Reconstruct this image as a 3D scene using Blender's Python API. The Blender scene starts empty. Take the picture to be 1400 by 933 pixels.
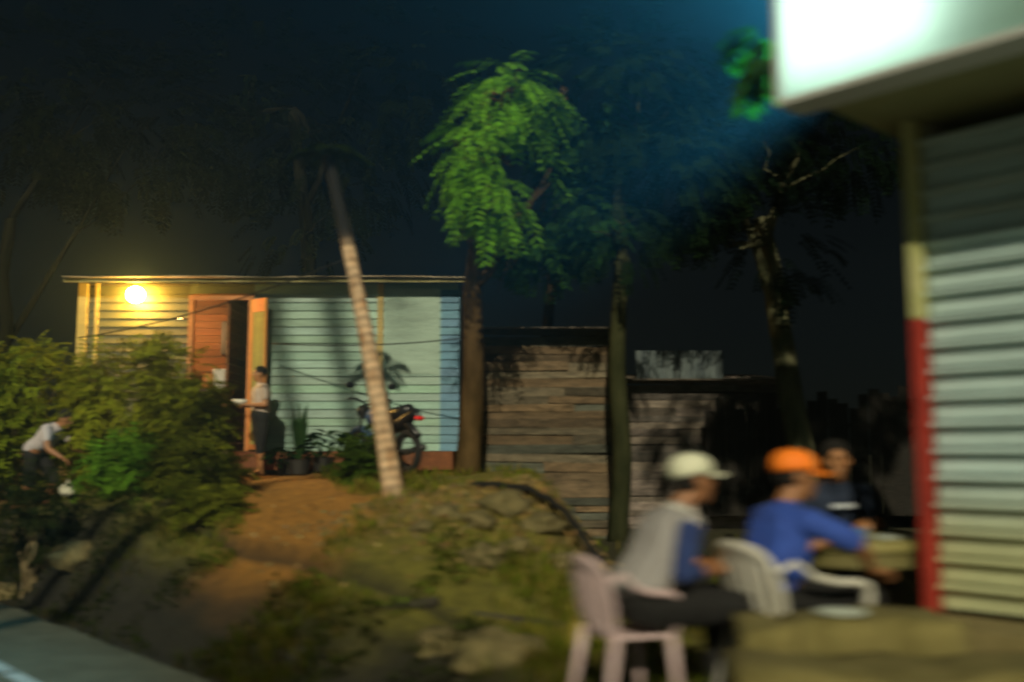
import bpy, bmesh, math, random
from mathutils import Vector, Matrix, noise
random.seed(7)
R = math.radians
SC = bpy.context.scene
COL = SC.collection

# ------------------------------------------------------------------ camera
F = 1361.0; PITCH = math.atan(153.5/F); CAMZ = 1.5
CP, SP = math.cos(PITCH), math.sin(PITCH)
def at(px, py, Y):
    """world point seen at pixel (px,py) of the 1400x933 photo, at distance Y along the view"""
    x = (px-700)/F; u = (466.5-py)/F
    d = Vector((x, CP-u*SP, SP+u*CP))
    return Vector((d.x*Y/d.y, Y, CAMZ+d.z*Y/d.y))
cam = bpy.data.cameras.new('camera'); co = bpy.data.objects.new('camera', cam); COL.objects.link(co)
co.location = (0, 0, CAMZ); co.rotation_euler = (R(90)+PITCH, 0, 0)
cam.sensor_width = 36; cam.lens = 36*F/1400; cam.clip_start = .05; cam.clip_end = 1000
cam.dof.use_dof = True; cam.dof.focus_distance = 38; cam.dof.aperture_fstop = .68; cam.dof.aperture_ratio = .45
SC.camera = co

# ------------------------------------------------------------------ materials
MATS = {}
def mat(name, c, c2=None, scale=8, rough=.7, bump=0, bscale=None, metal=0, stretch=(1,1,1), trans=0, detail=5):
    if name in MATS: return MATS[name]
    m = bpy.data.materials.new(name); m.use_nodes = True; nt = m.node_tree; N = nt.nodes; L = nt.links
    b = N['Principled BSDF']; b.inputs['Roughness'].default_value = rough; b.inputs['Metallic'].default_value = metal
    b.inputs['Base Color'].default_value = (*c, 1)
    tc = N.new('ShaderNodeTexCoord'); mp = N.new('ShaderNodeMapping'); mp.inputs['Scale'].default_value = stretch
    L.new(tc.outputs['Object'], mp.inputs['Vector'])
    if c2:
        n = N.new('ShaderNodeTexNoise'); n.inputs['Scale'].default_value = scale; n.inputs['Detail'].default_value = detail
        n.inputs['Roughness'].default_value = .65
        L.new(mp.outputs[0], n.inputs['Vector'])
        r = N.new('ShaderNodeValToRGB'); r.color_ramp.elements[0].position = .35; r.color_ramp.elements[1].position = .65
        r.color_ramp.elements[0].color = (*c, 1); r.color_ramp.elements[1].color = (*c2, 1)
        L.new(n.outputs['Fac'], r.inputs[0]); L.new(r.outputs[0], b.inputs['Base Color'])
    if bump:
        n2 = N.new('ShaderNodeTexNoise'); n2.inputs['Scale'].default_value = bscale or scale*3; n2.inputs['Detail'].default_value = 6
        L.new(mp.outputs[0], n2.inputs['Vector'])
        bp = N.new('ShaderNodeBump'); bp.inputs['Strength'].default_value = bump; bp.inputs['Distance'].default_value = .03
        L.new(n2.outputs['Fac'], bp.inputs['Height']); L.new(bp.outputs[0], b.inputs['Normal'])
    MATS[name] = m; return m
def attr_mat(name, scale=6, amount=.35, rough=.85, bump=.4, bscale=30, stretch=(1,1,1), trans=0.0):
    """base colour from the mesh's own 'Col' attribute, broken up by noise"""
    if name in MATS: return MATS[name]
    m = bpy.data.materials.new(name); m.use_nodes = True; nt = m.node_tree; N = nt.nodes; L = nt.links
    b = N['Principled BSDF']; b.inputs['Roughness'].default_value = rough
    a = N.new('ShaderNodeAttribute'); a.attribute_name = 'Col'
    tc = N.new('ShaderNodeTexCoord'); mp = N.new('ShaderNodeMapping'); mp.inputs['Scale'].default_value = stretch
    L.new(tc.outputs['Object'], mp.inputs['Vector'])
    n = N.new('ShaderNodeTexNoise'); n.inputs['Scale'].default_value = scale; n.inputs['Detail'].default_value = 8; n.inputs['Roughness'].default_value = .7
    L.new(mp.outputs[0], n.inputs['Vector'])
    mr = N.new('ShaderNodeMapRange'); mr.inputs[1].default_value = .3; mr.inputs[2].default_value = .7
    mr.inputs[3].default_value = 1-amount; mr.inputs[4].default_value = 1+amount
    L.new(n.outputs['Fac'], mr.inputs[0])
    mx = N.new('ShaderNodeVectorMath'); mx.operation = 'SCALE'
    L.new(a.outputs['Color'], mx.inputs[0]); L.new(mr.outputs[0], mx.inputs['Scale']); L.new(mx.outputs[0], b.inputs['Base Color'])
    if bump:
        n2 = N.new('ShaderNodeTexNoise'); n2.inputs['Scale'].default_value = bscale; n2.inputs['Detail'].default_value = 6
        L.new(mp.outputs[0], n2.inputs['Vector'])
        bp = N.new('ShaderNodeBump'); bp.inputs['Strength'].default_value = bump; bp.inputs['Distance'].default_value = .03
        L.new(n2.outputs['Fac'], bp.inputs['Height']); L.new(bp.outputs[0], b.inputs['Normal'])
    if trans:
        t = N.new('ShaderNodeBsdfTranslucent'); ms = N.new('ShaderNodeMixShader'); ms.inputs[0].default_value = trans
        L.new(mx.outputs[0], t.inputs['Color']); out = N['Material Output']
        L.new(b.outputs[0], ms.inputs[1]); L.new(t.outputs[0], ms.inputs[2]); L.new(ms.outputs[0], out.inputs['Surface'])
    MATS[name] = m; return m
def emit(name, c, s):
    m = bpy.data.materials.new(name); m.use_nodes = True; b = m.node_tree.nodes['Principled BSDF']
    b.inputs['Base Color'].default_value = (*c, 1); b.inputs['Emission Color'].default_value = (*c, 1); b.inputs['Emission Strength'].default_value = s
    return m

# ------------------------------------------------------------------ object helpers
def link(name, me, m, parent=None):
    o = bpy.data.objects.new(name, me); COL.objects.link(o)
    if m and not me.materials: me.materials.append(m)
    if parent: o.parent = parent
    return o
def tag(o, label, cat, group=None):
    o['label'] = label; o['category'] = cat
    if group: o['group'] = group
    return o
def thing(name, label, cat, loc=(0,0,0), rz=0, group=None):
    o = bpy.data.objects.new(name, None); COL.objects.link(o); o.empty_display_size = .2
    o.location = loc; o.rotation_euler = (0,0,rz); return tag(o, label, cat, group)
def kind(o, k): o['kind'] = k; return o
class MB:
    """collects shapes of one part"""
    def __init__(s): s.v=[]; s.f=[]; s.c=[]; s.cur=None
    def add(s, vs, fs):
        k=len(s.v); s.v+= [tuple(v) for v in vs]; s.f += [tuple(i+k for i in f) for f in fs]; s.c += [s.cur]*len(vs)
    def box(s, c, size, rot=None, taper=1.0, jit=0):
        sx,sy,sz=[q/2 for q in size]; M=rot or Matrix()
        vs=[]
        for z in (-1,1):
            k = taper if z>0 else 1
            for x,y in ((-1,-1),(1,-1),(1,1),(-1,1)):
                p=M@Vector((x*sx*k,y*sy*k,z*sz))
                if jit: p+=Vector([random.uniform(-jit,jit) for _ in range(3)])
                vs.append(p+Vector(c))
        s.add(vs,[(3,2,1,0),(4,5,6,7),(0,1,5,4),(1,2,6,5),(2,3,7,6),(3,0,4,7)])
    def tube(s, pts, rad, n=10, cap=True, squash=None):
        pts=[Vector(p) for p in pts]; m=len(pts)
        rad = rad if hasattr(rad,'__len__') else [rad]*m
        k=len(s.v); up=Vector((0,0,1)); vs=[]; prev=None
        for i,p in enumerate(pts):
            d=(pts[min(i+1,m-1)]-pts[max(i-1,0)]).normalized()
            a = prev if prev is not None else (Vector((1,0,0)) if abs(d.x)<.8 else Vector((0,1,0)))
            a=(a-d*a.dot(d)).normalized(); b=d.cross(a); prev=a
            for j in range(n):
                t=2*math.pi*j/n; vs.append(p+(a*math.cos(t)+b*math.sin(t)*(squash or 1))*rad[i])
        fs=[]
        for i in range(m-1):
            for j in range(n):
                q=(j+1)%n; fs.append((i*n+j,i*n+q,(i+1)*n+q,(i+1)*n+j))
        if cap: fs.append(tuple(range(n-1,-1,-1))); fs.append(tuple((m-1)*n+j for j in range(n)))
        s.add(vs,fs)
    def lathe(s, prof, c=(0,0,0), n=24, M=None):
        c=Vector(c); M=M or Matrix(); vs=[]; fs=[]
        for r,z in prof:
            for j in range(n):
                t=2*math.pi*j/n; vs.append(c+M@Vector((r*math.cos(t),r*math.sin(t),z)))
        for i in range(len(prof)-1):
            for j in range(n):
                q=(j+1)%n; fs.append((i*n+j,i*n+q,(i+1)*n+q,(i+1)*n+j))
        fs.append(tuple(range(n-1,-1,-1))); k=(len(prof)-1)*n; fs.append(tuple(k+j for j in range(n)))
        s.add(vs,fs)
    def ball(s, c, r, n=12, M=None):
        r = r if hasattr(r,'__len__') else (r,r,r); M=M or Matrix(); c=Vector(c); vs=[]; fs=[]
        m=n//2
        for i in range(m+1):
            a=math.pi*i/m
            for j in range(n):
                t=2*math.pi*j/n; vs.append(c+M@Vector((r[0]*math.sin(a)*math.cos(t),r[1]*math.sin(a)*math.sin(t),r[2]*math.cos(a))))
        for i in range(m):
            for j in range(n):
                q=(j+1)%n; fs.append((i*n+j,(i+1)*n+j,(i+1)*n+q,i*n+q))
        s.add(vs,fs)
    def prism(s, poly, z0, z1, M=None):
        M=M or Matrix(); n=len(poly)
        vs=[M@Vector((x,y,z0)) for x,y in poly]+[M@Vector((x,y,z1)) for x,y in poly]
        s.add(vs,[tuple(range(n-1,-1,-1)),tuple(range(n,2*n))]+[(i,(i+1)%n,n+(i+1)%n,n+i) for i in range(n)])
    def leaf(s, p, d, nrm, L, W):
        d=d.normalized(); sd=d.cross(nrm)
        if sd.length<1e-3: sd=Vector((1,0,0))
        sd.normalize(); up=sd.cross(d)
        a=p; b=p+d*L*.45+sd*W*.5+up*.06*L; c=p+d*L-up*L*.08; e=p+d*L*.45-sd*W*.5+up*.06*L
        s.add([a,b,c,e],[(0,1,2),(0,2,3)])
    def build(s, name, m, parent=None, smooth=False, bevel=0):
        me=bpy.data.meshes.new(name); me.from_pydata(s.v,[],s.f); me.update()
        if any(c is not None for c in s.c):
            ca=me.color_attributes.new('Col','FLOAT_COLOR','POINT')
            for i,c in enumerate(s.c):
                c=c or (.1,.1,.1); ca.data[i].color=(c[0],c[1],c[2],1)
        bm=bmesh.new(); bm.from_mesh(me)
        if len(bm.faces)<40000 and smooth: bmesh.ops.remove_doubles(bm,verts=bm.verts,dist=1e-5)
        if len(bm.faces)<60000 and not s.v is None and m.name.find('leaf')<0: bmesh.ops.recalc_face_normals(bm,faces=bm.faces)
        if bevel:
            es=[e for e in bm.edges if len(e.link_faces)==2 and e.calc_face_angle(0)>.5]
            bmesh.ops.bevel(bm,geom=es,offset=bevel,segments=2,affect='EDGES',clamp_overlap=True)
        bm.to_mesh(me); bm.free()
        if smooth:
            for p in me.polygons: p.use_smooth=True
        return link(name,me,m,parent)
def vary(c, a=.25):
    k=1+random.uniform(-a,a); return tuple(min(1,max(.002,q*k*(1+random.uniform(-.06,.06)))) for q in c)
def interp(tab, x):
    if x<=tab[0][0]: return tab[0][1]
    for (a,b),(c,d) in zip(tab,tab[1:]):
        if x<=c: return b+(d-b)*(x-a)/(c-a)
    return tab[-1][1]
def sst(x,a,b):
    t=max(0,min(1,(x-a)/(b-a))); return t*t*(3-2*t)

# ------------------------------------------------------------------ terrain
A = Vector((-5.5,10.7)); D = Vector((-.67,.742)).normalized(); NN = Vector((.742,.67)).normalized()
def st(x,y):
    v=Vector((x,y))-A; return v.dot(NN), v.dot(D)
def xy(s,t):
    v=A+NN*s+D*t; return v.x,v.y
PR=[(-.1,-.0),(.0,-.09),(.28,-.08),(.5,.06),(.8,.24),(2.5,.32),(5,.5),(9,.8),(30,1.1)]
PM=[(-.1,-.0),(.0,-.1),(.3,-.06),(.6,.15),(.9,.42),(1.36,.50),(1.41,.68),(2.2,.84),(3.2,1.05),(5,1.26),(9,1.32),(30,1.6)]
PL=[(-.1,0),(.0,-.12),(.3,-.05),(.55,.35),(.95,.88),(1.4,1.06),(3,1.15),(9,1.3),(30,1.6)]
PATH=[Vector((-3.5,14.6)),Vector((-2.9,12.5)),Vector((-2.2,10.5)),Vector((-1.95,9.2)),Vector((-2.35,8.3))]
def pathd(x,y):
    p=Vector((x,y)); best=9
    for a,b in zip(PATH,PATH[1:]):
        t=max(0,min(1,(p-a).dot(b-a)/(b-a).length_squared)); best=min(best,(p-a-(b-a)*t).length)
    return best
def mound(x,y):
    g=math.exp(-((x+.15)/1.25)**2-((y-9.6)/.85)**2)*.15
    return g
def gz(x,y):
    s,t=st(x,y)
    if s<-.12: return -.02
    a=interp(PR,s); b=interp(PM,s); c=interp(PL,s)
    z=a+(b-a)*sst(t,-7.2,-4.2); z=z+(c-z)*sst(t,-3.2,-.5)
    q=sst(x,.15,1.15)*sst(s,1.2,2.2)*sst(y,5.5,8); low=.30+.012*max(0,s-2); z=z+(low-z)*q
    k=sst(s,.05,.6)
    n=noise.noise(Vector((x*.9,y*.9,0)))*.09+noise.noise(Vector((x*2.7,y*2.7,3)))*.045+noise.noise(Vector((x*8,y*8,7)))*.016
    fl=1-.75*math.exp(-((x-1.4)/1.2)**2-((y-5.3)/1.1)**2)
    pd=sst(pathd(x,y),.4,.9)
    m=mound(x,y); rub=m*4*(noise.noise(Vector((x*4,y*4,11)))*.22+abs(noise.noise(Vector((x*9,y*9,2))))*.16)
    return z+n*k*fl*(.35+.65*pd)+m+rub
def grow(v): return Vector((v[0],v[1],gz(v[0],v[1])))
def axis(lo,hi,f0,f1,fine,coarse):
    out=[]; x=lo
    while x<hi:
        out.append(x)
        d=0 if f0<=x<=f1 else min(abs(x-f0),abs(x-f1))
        x+=fine+d*coarse
    out.append(hi); return out
ss=axis(-.13,90,-.13,6,.06,.18); ts=axis(-70,90,-11.5,5,.065,.15)
gm=MB(); nS,nT=len(ss),len(ts)
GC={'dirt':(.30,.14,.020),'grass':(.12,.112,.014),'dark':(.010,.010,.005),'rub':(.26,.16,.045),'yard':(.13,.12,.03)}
def gcol(x,y,s,t):
    g=Vector(GC['grass']); pd=pathd(x,y)+noise.noise(Vector((x*2,y*2,5)))*.3
    g=g.lerp(Vector(GC['dirt']),1-sst(pd,.45,.95))
    hut=sst(y,12.5,13.6)*(1-sst(x,-.6,.2)); g=g.lerp(Vector(GC['dirt'])*.8,hut*.7)
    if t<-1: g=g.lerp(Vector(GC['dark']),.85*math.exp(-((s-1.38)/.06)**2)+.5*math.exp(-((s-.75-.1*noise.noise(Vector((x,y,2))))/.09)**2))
    g=g.lerp(Vector(GC['rub']),min(1,mound(x,y)*7)*(.6+.4*noise.noise(Vector((x*5,y*5,1)))))
    yard=math.exp(-((x-1.5)/1.3)**2-((y-5.2)/1.2)**2); g=g.lerp(Vector(GC['yard']),yard*.8)
    g=g.lerp(Vector(GC['dark']),1-sst(s+noise.noise(Vector((x*1.5,y*1.5,9)))*.25,.55,1.35))  # verge soil darkened to stand in for shade near the road
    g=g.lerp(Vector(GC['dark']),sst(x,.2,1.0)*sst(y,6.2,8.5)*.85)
    return tuple(g)
for s in ss:
    for t in ts:
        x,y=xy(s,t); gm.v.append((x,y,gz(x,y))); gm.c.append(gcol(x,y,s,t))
for i in range(nS-1):
    for j in range(nT-1):
        k=i*nT+j; gm.f.append((k,k+nT,k+nT+1,k+1))
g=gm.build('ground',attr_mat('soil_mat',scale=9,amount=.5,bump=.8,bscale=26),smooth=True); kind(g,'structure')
rm=MB()
def quad_st(mb,s0,s1,t0,t1,z,n=1):
    for i in range(n):
        a=t0+(t1-t0)*i/n; b=t0+(t1-t0)*(i+1)/n
        P=[xy(s0,a),xy(s1,a),xy(s1,b),xy(s0,b)]
        mb.add([(p[0],p[1],z) for p in P],[(0,1,2,3)])
quad_st(rm,-30,-.12,-70,90,-.004)
# ragged asphalt lip reaching over the ditch
lip=[]; 
t=-30.0
while t<30: lip.append((t,-.12+.10+.07*noise.noise(Vector((t*1.3,0,0)))+.03*noise.noise(Vector((t*6,1,0))))); t+=.08
for (t0,a),(t1,b) in zip(lip,lip[1:]):
    P=[(*xy(-.12,t0),-.004),(*xy(a,t0),-.004),(*xy(b,t1),-.004),(*xy(-.12,t1),-.004),(*xy(a,t0),-.09),(*xy(b,t1),-.09)]
    rm.add(P,[(0,1,2,3),(1,4,5,2)])
kind(rm.build('road',mat('asphalt_mat',(.062,.062,.036),(.10,.10,.062),scale=3,rough=.8,bump=.35,bscale=160),None),'structure')
lm=MB(); t=-30
while t<40:
    quad_st(lm,-.98,-.87,t,t+1.1,.004); t+=1.18
kind(lm.build('road_line',mat('line_mat',(.42,.45,.42),(.2,.22,.2),scale=14,rough=.7)),'structure')

# ------------------------------------------------------------------ vegetation stuff
LEAF=attr_mat('leaf_mat',scale=3,amount=.25,rough=.75,bump=0,trans=.3); LEAF.node_tree.nodes['Principled BSDF'].inputs['Specular IOR Level'].default_value=0
def rnd(a=1): return random.uniform(-a,a)
def rv(): 
    return Vector((random.gauss(0,1),random.gauss(0,1),random.gauss(0,1))).normalized()
gr=MB()
for _ in range(34000):
    t=random.uniform(-10.5,4.5); s=abs(random.gauss(0,1))*2.6+.12
    x,y=xy(s,t); 
    if y>14.2 or y<2.5 or pathd(x,y)<.62+rnd(.15): continue
    if (x-1.5)**2+(y-5.2)**2<1.5 and random.random()<.85: continue
    if x>.5 and y>7.5 and random.random()<.8: continue
    nz=noise.noise(Vector((x*.8,y*.8,20)))
    if random.random()>.55+nz*1.3: continue
    p=Vector((x,y,gz(x,y)-.01)); h=random.uniform(.05,.16)*(1+.8*nz)
    if mound(x,y)>.05 and random.random()<.75: continue
    gr.cur=vary((.12,.15,.014) if random.random()<.7 else (.20,.16,.035),.45)
    if s<1.1: gr.cur=tuple(q*(.22+.5*max(0,s-.3)) for q in gr.cur)  # blades by the road darkened to match that painted shade
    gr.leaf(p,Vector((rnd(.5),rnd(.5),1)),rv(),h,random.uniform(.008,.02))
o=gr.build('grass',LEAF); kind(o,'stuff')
gc=MB()
for _ in range(11000):
    # broad low weeds on the bank left of the path and below the ledge
    t=random.uniform(-9,3.5); s=random.uniform(.25,2.3); x,y=xy(s,t)
    if pathd(x,y)<.6 or y<3: continue
    if (x-1.5)**2+(y-5.2)**2<1.6: continue
    nz=noise.noise(Vector((x*1.3,y*1.3,33)))
    if nz<-.02+ (0 if t>-5 else .12): continue
    p=Vector((x,y,gz(x,y)+random.uniform(0,.16)*max(0,nz)*2.2))
    gc.cur=vary((.075,.115,.012),.5) if s>1.0 else vary((.02,.03,.006),.4)  # weeds by the road coloured darker for the same painted shade
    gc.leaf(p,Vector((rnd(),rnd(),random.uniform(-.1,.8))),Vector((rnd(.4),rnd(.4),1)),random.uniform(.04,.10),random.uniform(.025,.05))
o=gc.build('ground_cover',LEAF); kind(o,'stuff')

def bark(c,c2,name,sc=5):
    m=mat(name,c,c2,scale=sc,rough=.95,bump=.7,bscale=22,stretch=(1,1,.35)); m.node_tree.nodes['Principled BSDF'].inputs['Specular IOR Level'].default_value=.05; return m
def spray(mb,p,d,L,n,ll,lw,c,droop=.5):
    """a compound leaf: leaflets in two rows along a drooping stalk"""
    side=d.cross(Vector((0,0,1)));
    if side.length<.1: side=Vector((1,0,0))
    side.normalize(); q=p.copy(); dd=d.normalized()
    for i in range(n):
        f=i/(n-1); dd=(dd+Vector((0,0,-droop/n))).normalized(); q=q+dd*L/n
        up=side.cross(dd)
        w=(1-.5*abs(f-.4))
        for sg in (-1,1):
            mb.cur=vary(c,.35); mb.leaf(q,dd*.55+side*sg+Vector((0,0,-.25+rnd(.2))),up,ll*w*random.uniform(.75,1.2),lw)
def crown(mb,blobs,n,L,ll,lw,c,hang=.4,shell=.55,hole=0.0,seed=0):
    tot=sum(b[1][0]*b[1][1]*b[1][2] for b in blobs)
    for c0,r in blobs:
        k=max(1,int(n*r[0]*r[1]*r[2]/tot))
        for _ in range(k):
            u=rv(); f=random.uniform(shell,1)**.6
            p=Vector(c0)+Vector((u.x*r[0],u.y*r[1],u.z*r[2]))*f
            if r[0]>=.2 and noise.noise(p*1.4+Vector((seed,0,0)))<hole: continue
            spray(mb,p,(u+Vector((rnd(.4),rnd(.4),-hang))).normalized(),L*random.uniform(.6,1.2),7,ll,lw,c)
def path_pts(a,b,n,wob,seed):
    a=Vector(a);b=Vector(b); out=[]
    for i in range(n+1):
        f=i/n; p=a.lerp(b,f); k=wob*math.sin(math.pi*f)
        p+=Vector((noise.noise(Vector((f*3,seed,0))),noise.noise(Vector((f*3,seed,9))),0))*k*2; out.append(p)
    return out
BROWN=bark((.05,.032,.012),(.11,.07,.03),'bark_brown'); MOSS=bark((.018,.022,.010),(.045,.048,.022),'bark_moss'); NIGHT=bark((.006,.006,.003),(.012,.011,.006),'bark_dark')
def tree(label,base,top,r0,r1,blobs,n,leafc,m,L=.4,ll=.12,lw=.04,limbs=5,hang=.4,group='trees around the hut and yard',seed=1,hole=-.1,wob=.25,shell=.5):
    base=grow(base) if len(base)==2 else Vector(base); base.z-=.12
    T=thing('tree',label,'tree',base,0,group); top=Vector(top)-base
    mb=MB(); pts=path_pts((0,0,0),top,14,wob,seed); mb.tube(pts,[(r0*1.25 if i==0 else r0+(r1-r0)*i/14) for i in range(15)],12)
    bl=[(Vector(c)-base,r) for c,r in blobs]
    rs=random.Random(seed)
    for c,r in bl:
        if r[0]<.2: continue
        for k in range(limbs):
            q=pts[rs.randint(7,14)]; e=c+Vector((rs.uniform(-.7,.7)*r[0],rs.uniform(-.7,.7)*r[1],rs.uniform(-.5,.7)*r[2]))
            pp=path_pts(q,e,6,.15,seed+k); mb.tube(pp,[r1*.75*(1-.85*i/6) for i in range(7)],6)
            for z in range(3):
                e2=pp[4]+Vector((rs.uniform(-1,1)*r[0]*.6,rs.uniform(-1,1)*r[1]*.6,rs.uniform(-.5,.8)*r[2]*.6)); mb.tube(path_pts(pp[3],e2,4,.08,z),[r1*.25,r1*.2,r1*.15,r1*.1,.004],5)
    mb.build('trunk',m,T,smooth=True)
    cb=MB(); crown(cb,bl,n,L,ll,lw,leafc,hang,seed=seed,hole=hole,shell=shell); cb.build('crown',LEAF,T); return T

# the pale leaning trunk before the hut (a young palm)
b0=at(541,690,10.6); b0.z=gz(b0.x,b0.y)-.1
T=thing('palm_tree','pale ringed palm trunk leaning left in front of the teal hut','palm tree',b0,0)
mb=MB(); tp=at(448,215,11.2)-b0; m1=at(497,440,10.9)-b0
pts=[];rad=[]
for i in range(84):
    f=i/83; p=(1-f)**2*Vector((0,0,0))+2*f*(1-f)*(m1*2-.5*tp)*1.0+f*f*tp; pts.append(p)
    rad.append((.105*(1-f)+.062*f)*(1+(.22*(1-f)**8))*(1.03 if i%2==0 else .98))
mb.tube(pts,rad,14)
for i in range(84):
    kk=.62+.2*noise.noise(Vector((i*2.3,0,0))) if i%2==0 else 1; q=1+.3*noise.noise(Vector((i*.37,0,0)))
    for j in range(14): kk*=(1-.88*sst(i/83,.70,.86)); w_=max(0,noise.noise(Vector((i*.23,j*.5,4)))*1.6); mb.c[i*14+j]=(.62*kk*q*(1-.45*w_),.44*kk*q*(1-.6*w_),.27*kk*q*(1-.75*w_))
mat('palm_bark',(.42,.30,.15),(.62,.50,.32),scale=4,rough=.85,bump=.5,bscale=14,stretch=(1,1,3))
mb.build('trunk',attr_mat('ringed_bark',scale=7,amount=.3,bscale=20),T,smooth=True)
fb=MB()
for k in range(6):
    a=k*2*math.pi/6+.3; d=Vector((math.cos(a),math.sin(a),1.1)).normalized(); q=tp.copy(); dd=d.copy(); LL=random.uniform(.4,.55)
    for i in range(20):
        dd=(dd+Vector((0,0,-.09))).normalized(); q=q+dd*LL/20; side=dd.cross(Vector((0,0,1))).normalized()
        for sg in (-1,1):
            fb.cur=vary((.012,.022,.004),.4); fb.leaf(q,dd*.5+side*sg+Vector((0,0,-.5)),Vector((0,0,1)),.22*(1-.6*abs(i/20-.4)),.03)
fb.build('crown',LEAF,T)

# two unseen coconut palms added behind the camera to streak the teal wall with shadow
for i,(xw,lab) in enumerate(((-3.50,'added coconut palm casting a wall shadow, the one farther left'),(-2.62,'added coconut palm casting a wall shadow, the one farther right'))):
    yb=-5.0; T=thing('shadow_palm',lab,'palm tree',(xw+2.6,yb,-.05),0,'added shadow palms across the road'); mb=MB()
    pp=[Vector((-.55-2.6-((z-14.4)*.20 if z>12.4 else -.40+(12.4-z)*.50),0,z)) for z in [k*.6 for k in range(29)]]
    mb.tube([p for p in pp],[.19 if k<2 else .15-.0015*k for k in range(29)],12); mb.build('trunk',MATS['palm_bark'],T,smooth=True); tpp=pp[-1]; fb=MB()
    for k in range(13):
        a=k*2*math.pi/13; dd=Vector((math.cos(a),math.sin(a),.8)).normalized(); q=tpp.copy()
        for j in range(24):
            dd=(dd+Vector((0,0,-.08))).normalized(); q=q+dd*.12; side=dd.cross(Vector((0,0,1))).normalized()
            for sg in (-1,1): fb.cur=vary((.03,.06,.01),.3); fb.leaf(q,dd*.5+side*sg+Vector((0,0,-.4)),Vector((0,0,1)),.5*(1-.6*abs(j/24-.4)),.05)
    fb.build('crown',LEAF,T)
# tree with the bright drooping leaves
tree('dark brown straight tree with bright green leaves, right of the hut corner',(-.60,13.2),at(668,120,12.2),.17,.07,
     [(at(700,130,11.6),(.62,.5,.36)),(at(650,205,11.4),(.45,.5,.42)),(at(672,268,11.5),(.42,.4,.30)),(at(728,235,11.8),(.34,.35,.30))],
     270,(.14,.36,.018),BROWN,L=.55,ll=.17,lw=.04,seed=3,wob=.08,hang=.95,limbs=3,hole=.02,shell=.2)
tree('shadowy tree whose dark leaves hang right of the bright green ones',(.4,16.6),at(770,120,14.0),.11,.06,
     [(at(790,170,13.2),(.75,.7,.6)),(at(800,300,13.2),(.55,.6,.5)),(at(688,400,12.8),(.25,.25,.16)),(at(735,340,13.2),(.5,.5,.3))],
     620,(.020,.060,.012),BROWN,L=.42,ll=.16,lw=.05,seed=6,hang=.75,limbs=2)
tree('mossy upright tree trunk in front of the plank shack corner',(1.36,13.0),at(850,170,12.8),.13,.08,
     [(at(850,130,12.6),(1.2,1.0,.9)),(at(845,300,12.4),(.65,.5,.7)),(at(930,240,13.0),(1,1,.9))],1300,(.010,.024,.008),MOSS,L=.4,seed=5,hang=.6,limbs=1,wob=.09)
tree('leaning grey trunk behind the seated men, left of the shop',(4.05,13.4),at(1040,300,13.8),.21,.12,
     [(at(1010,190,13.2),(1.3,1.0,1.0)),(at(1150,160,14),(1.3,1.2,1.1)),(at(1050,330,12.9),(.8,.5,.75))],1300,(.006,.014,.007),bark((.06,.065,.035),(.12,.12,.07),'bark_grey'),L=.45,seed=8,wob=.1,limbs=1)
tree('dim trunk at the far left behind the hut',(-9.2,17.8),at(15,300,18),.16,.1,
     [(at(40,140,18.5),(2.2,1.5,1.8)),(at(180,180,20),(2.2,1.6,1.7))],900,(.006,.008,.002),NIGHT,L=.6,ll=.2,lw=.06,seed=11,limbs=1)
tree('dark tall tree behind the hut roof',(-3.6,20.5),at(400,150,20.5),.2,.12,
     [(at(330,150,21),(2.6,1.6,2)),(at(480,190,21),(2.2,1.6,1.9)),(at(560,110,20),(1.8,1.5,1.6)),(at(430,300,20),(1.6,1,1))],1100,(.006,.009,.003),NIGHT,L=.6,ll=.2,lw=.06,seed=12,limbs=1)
# leafy branch tip left of the sign; unseen crown added to shade the shacks
tree('mango tree whose leaf tips hang left of the lit sign, unseen crown added for shade',(5.6,8.6),(4.6,8.0,6.8),.22,.12,
     [((1.60,5.9,4.02),(.13,.13,.12))]*11+[((3.0,6.4,6.6),(1.3,1.2,.7)),((4.2,7.0,6.9),(1.6,1.4,.9)),((2.2,9.9,8.5),(1.4,1.1,.5))],800,(.022,.06,.003),BROWN,L=.3,ll=.2,lw=.055,seed=14,hang=.9,hole=-.25)

def bush(label,px,py,Y,r,n,c,seed,h=None,group='bushes on the bank by the hut'):
    p=at(px,py,Y); x,y=p.x,p.y; zb=gz(x,y); B=thing('bush',label,'bush',(x,y,zb),0,group)
    cz=p.z-zb; mb=MB(); rs=random.Random(seed)
    for k in range(9):
        a=rs.uniform(0,6.28); e=Vector((math.cos(a)*r[0]*.75,math.sin(a)*r[1]*.75,cz+rs.uniform(-.3,.75)*r[2]))
        mb.tube(path_pts((rnd(.1),rnd(.1),-.05),e,7,.12,k+seed),[.024*(1-.8*i/7) for i in range(8)],6)
    mb.build('stems',mat('stem_mat',(.12,.09,.04),(.22,.17,.08),scale=8,rough=.8),B)
    lb=MB()
    for _ in range(n):
        u=rv(); f=random.uniform(.25,1)**.5; q=Vector((u.x*r[0],u.y*r[1],cz+u.z*r[2]))*1
        q=Vector((u.x*r[0]*f,u.y*r[1]*f,cz+u.z*r[2]*f))
        if q.z<.05: continue
        if noise.noise(q*1.9+Vector((seed,0,0)))<-.08: continue
        spray(lb,q,(u*.6+rv()*.9+Vector((0,0,.2))).normalized(),random.uniform(.18,.34),5,.12,.040,c,droop=.9)
    lb.build('leaves',LEAF,B); return B
bush('wide leafy bush at the left edge behind the stooping person',22,560,13.9,(.95,.7,.95),1700,(.15,.20,.014),21)
bush('large bush right under the yellow lamp, the tallest of the bushes',188,560,12.6,(.90,.6,.90),2300,(.20,.22,.014),22)
bush('bush with pale stems beside the hut doorway',258,592,12.0,(.42,.45,.85),1100,(.16,.18,.012),23)
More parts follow.
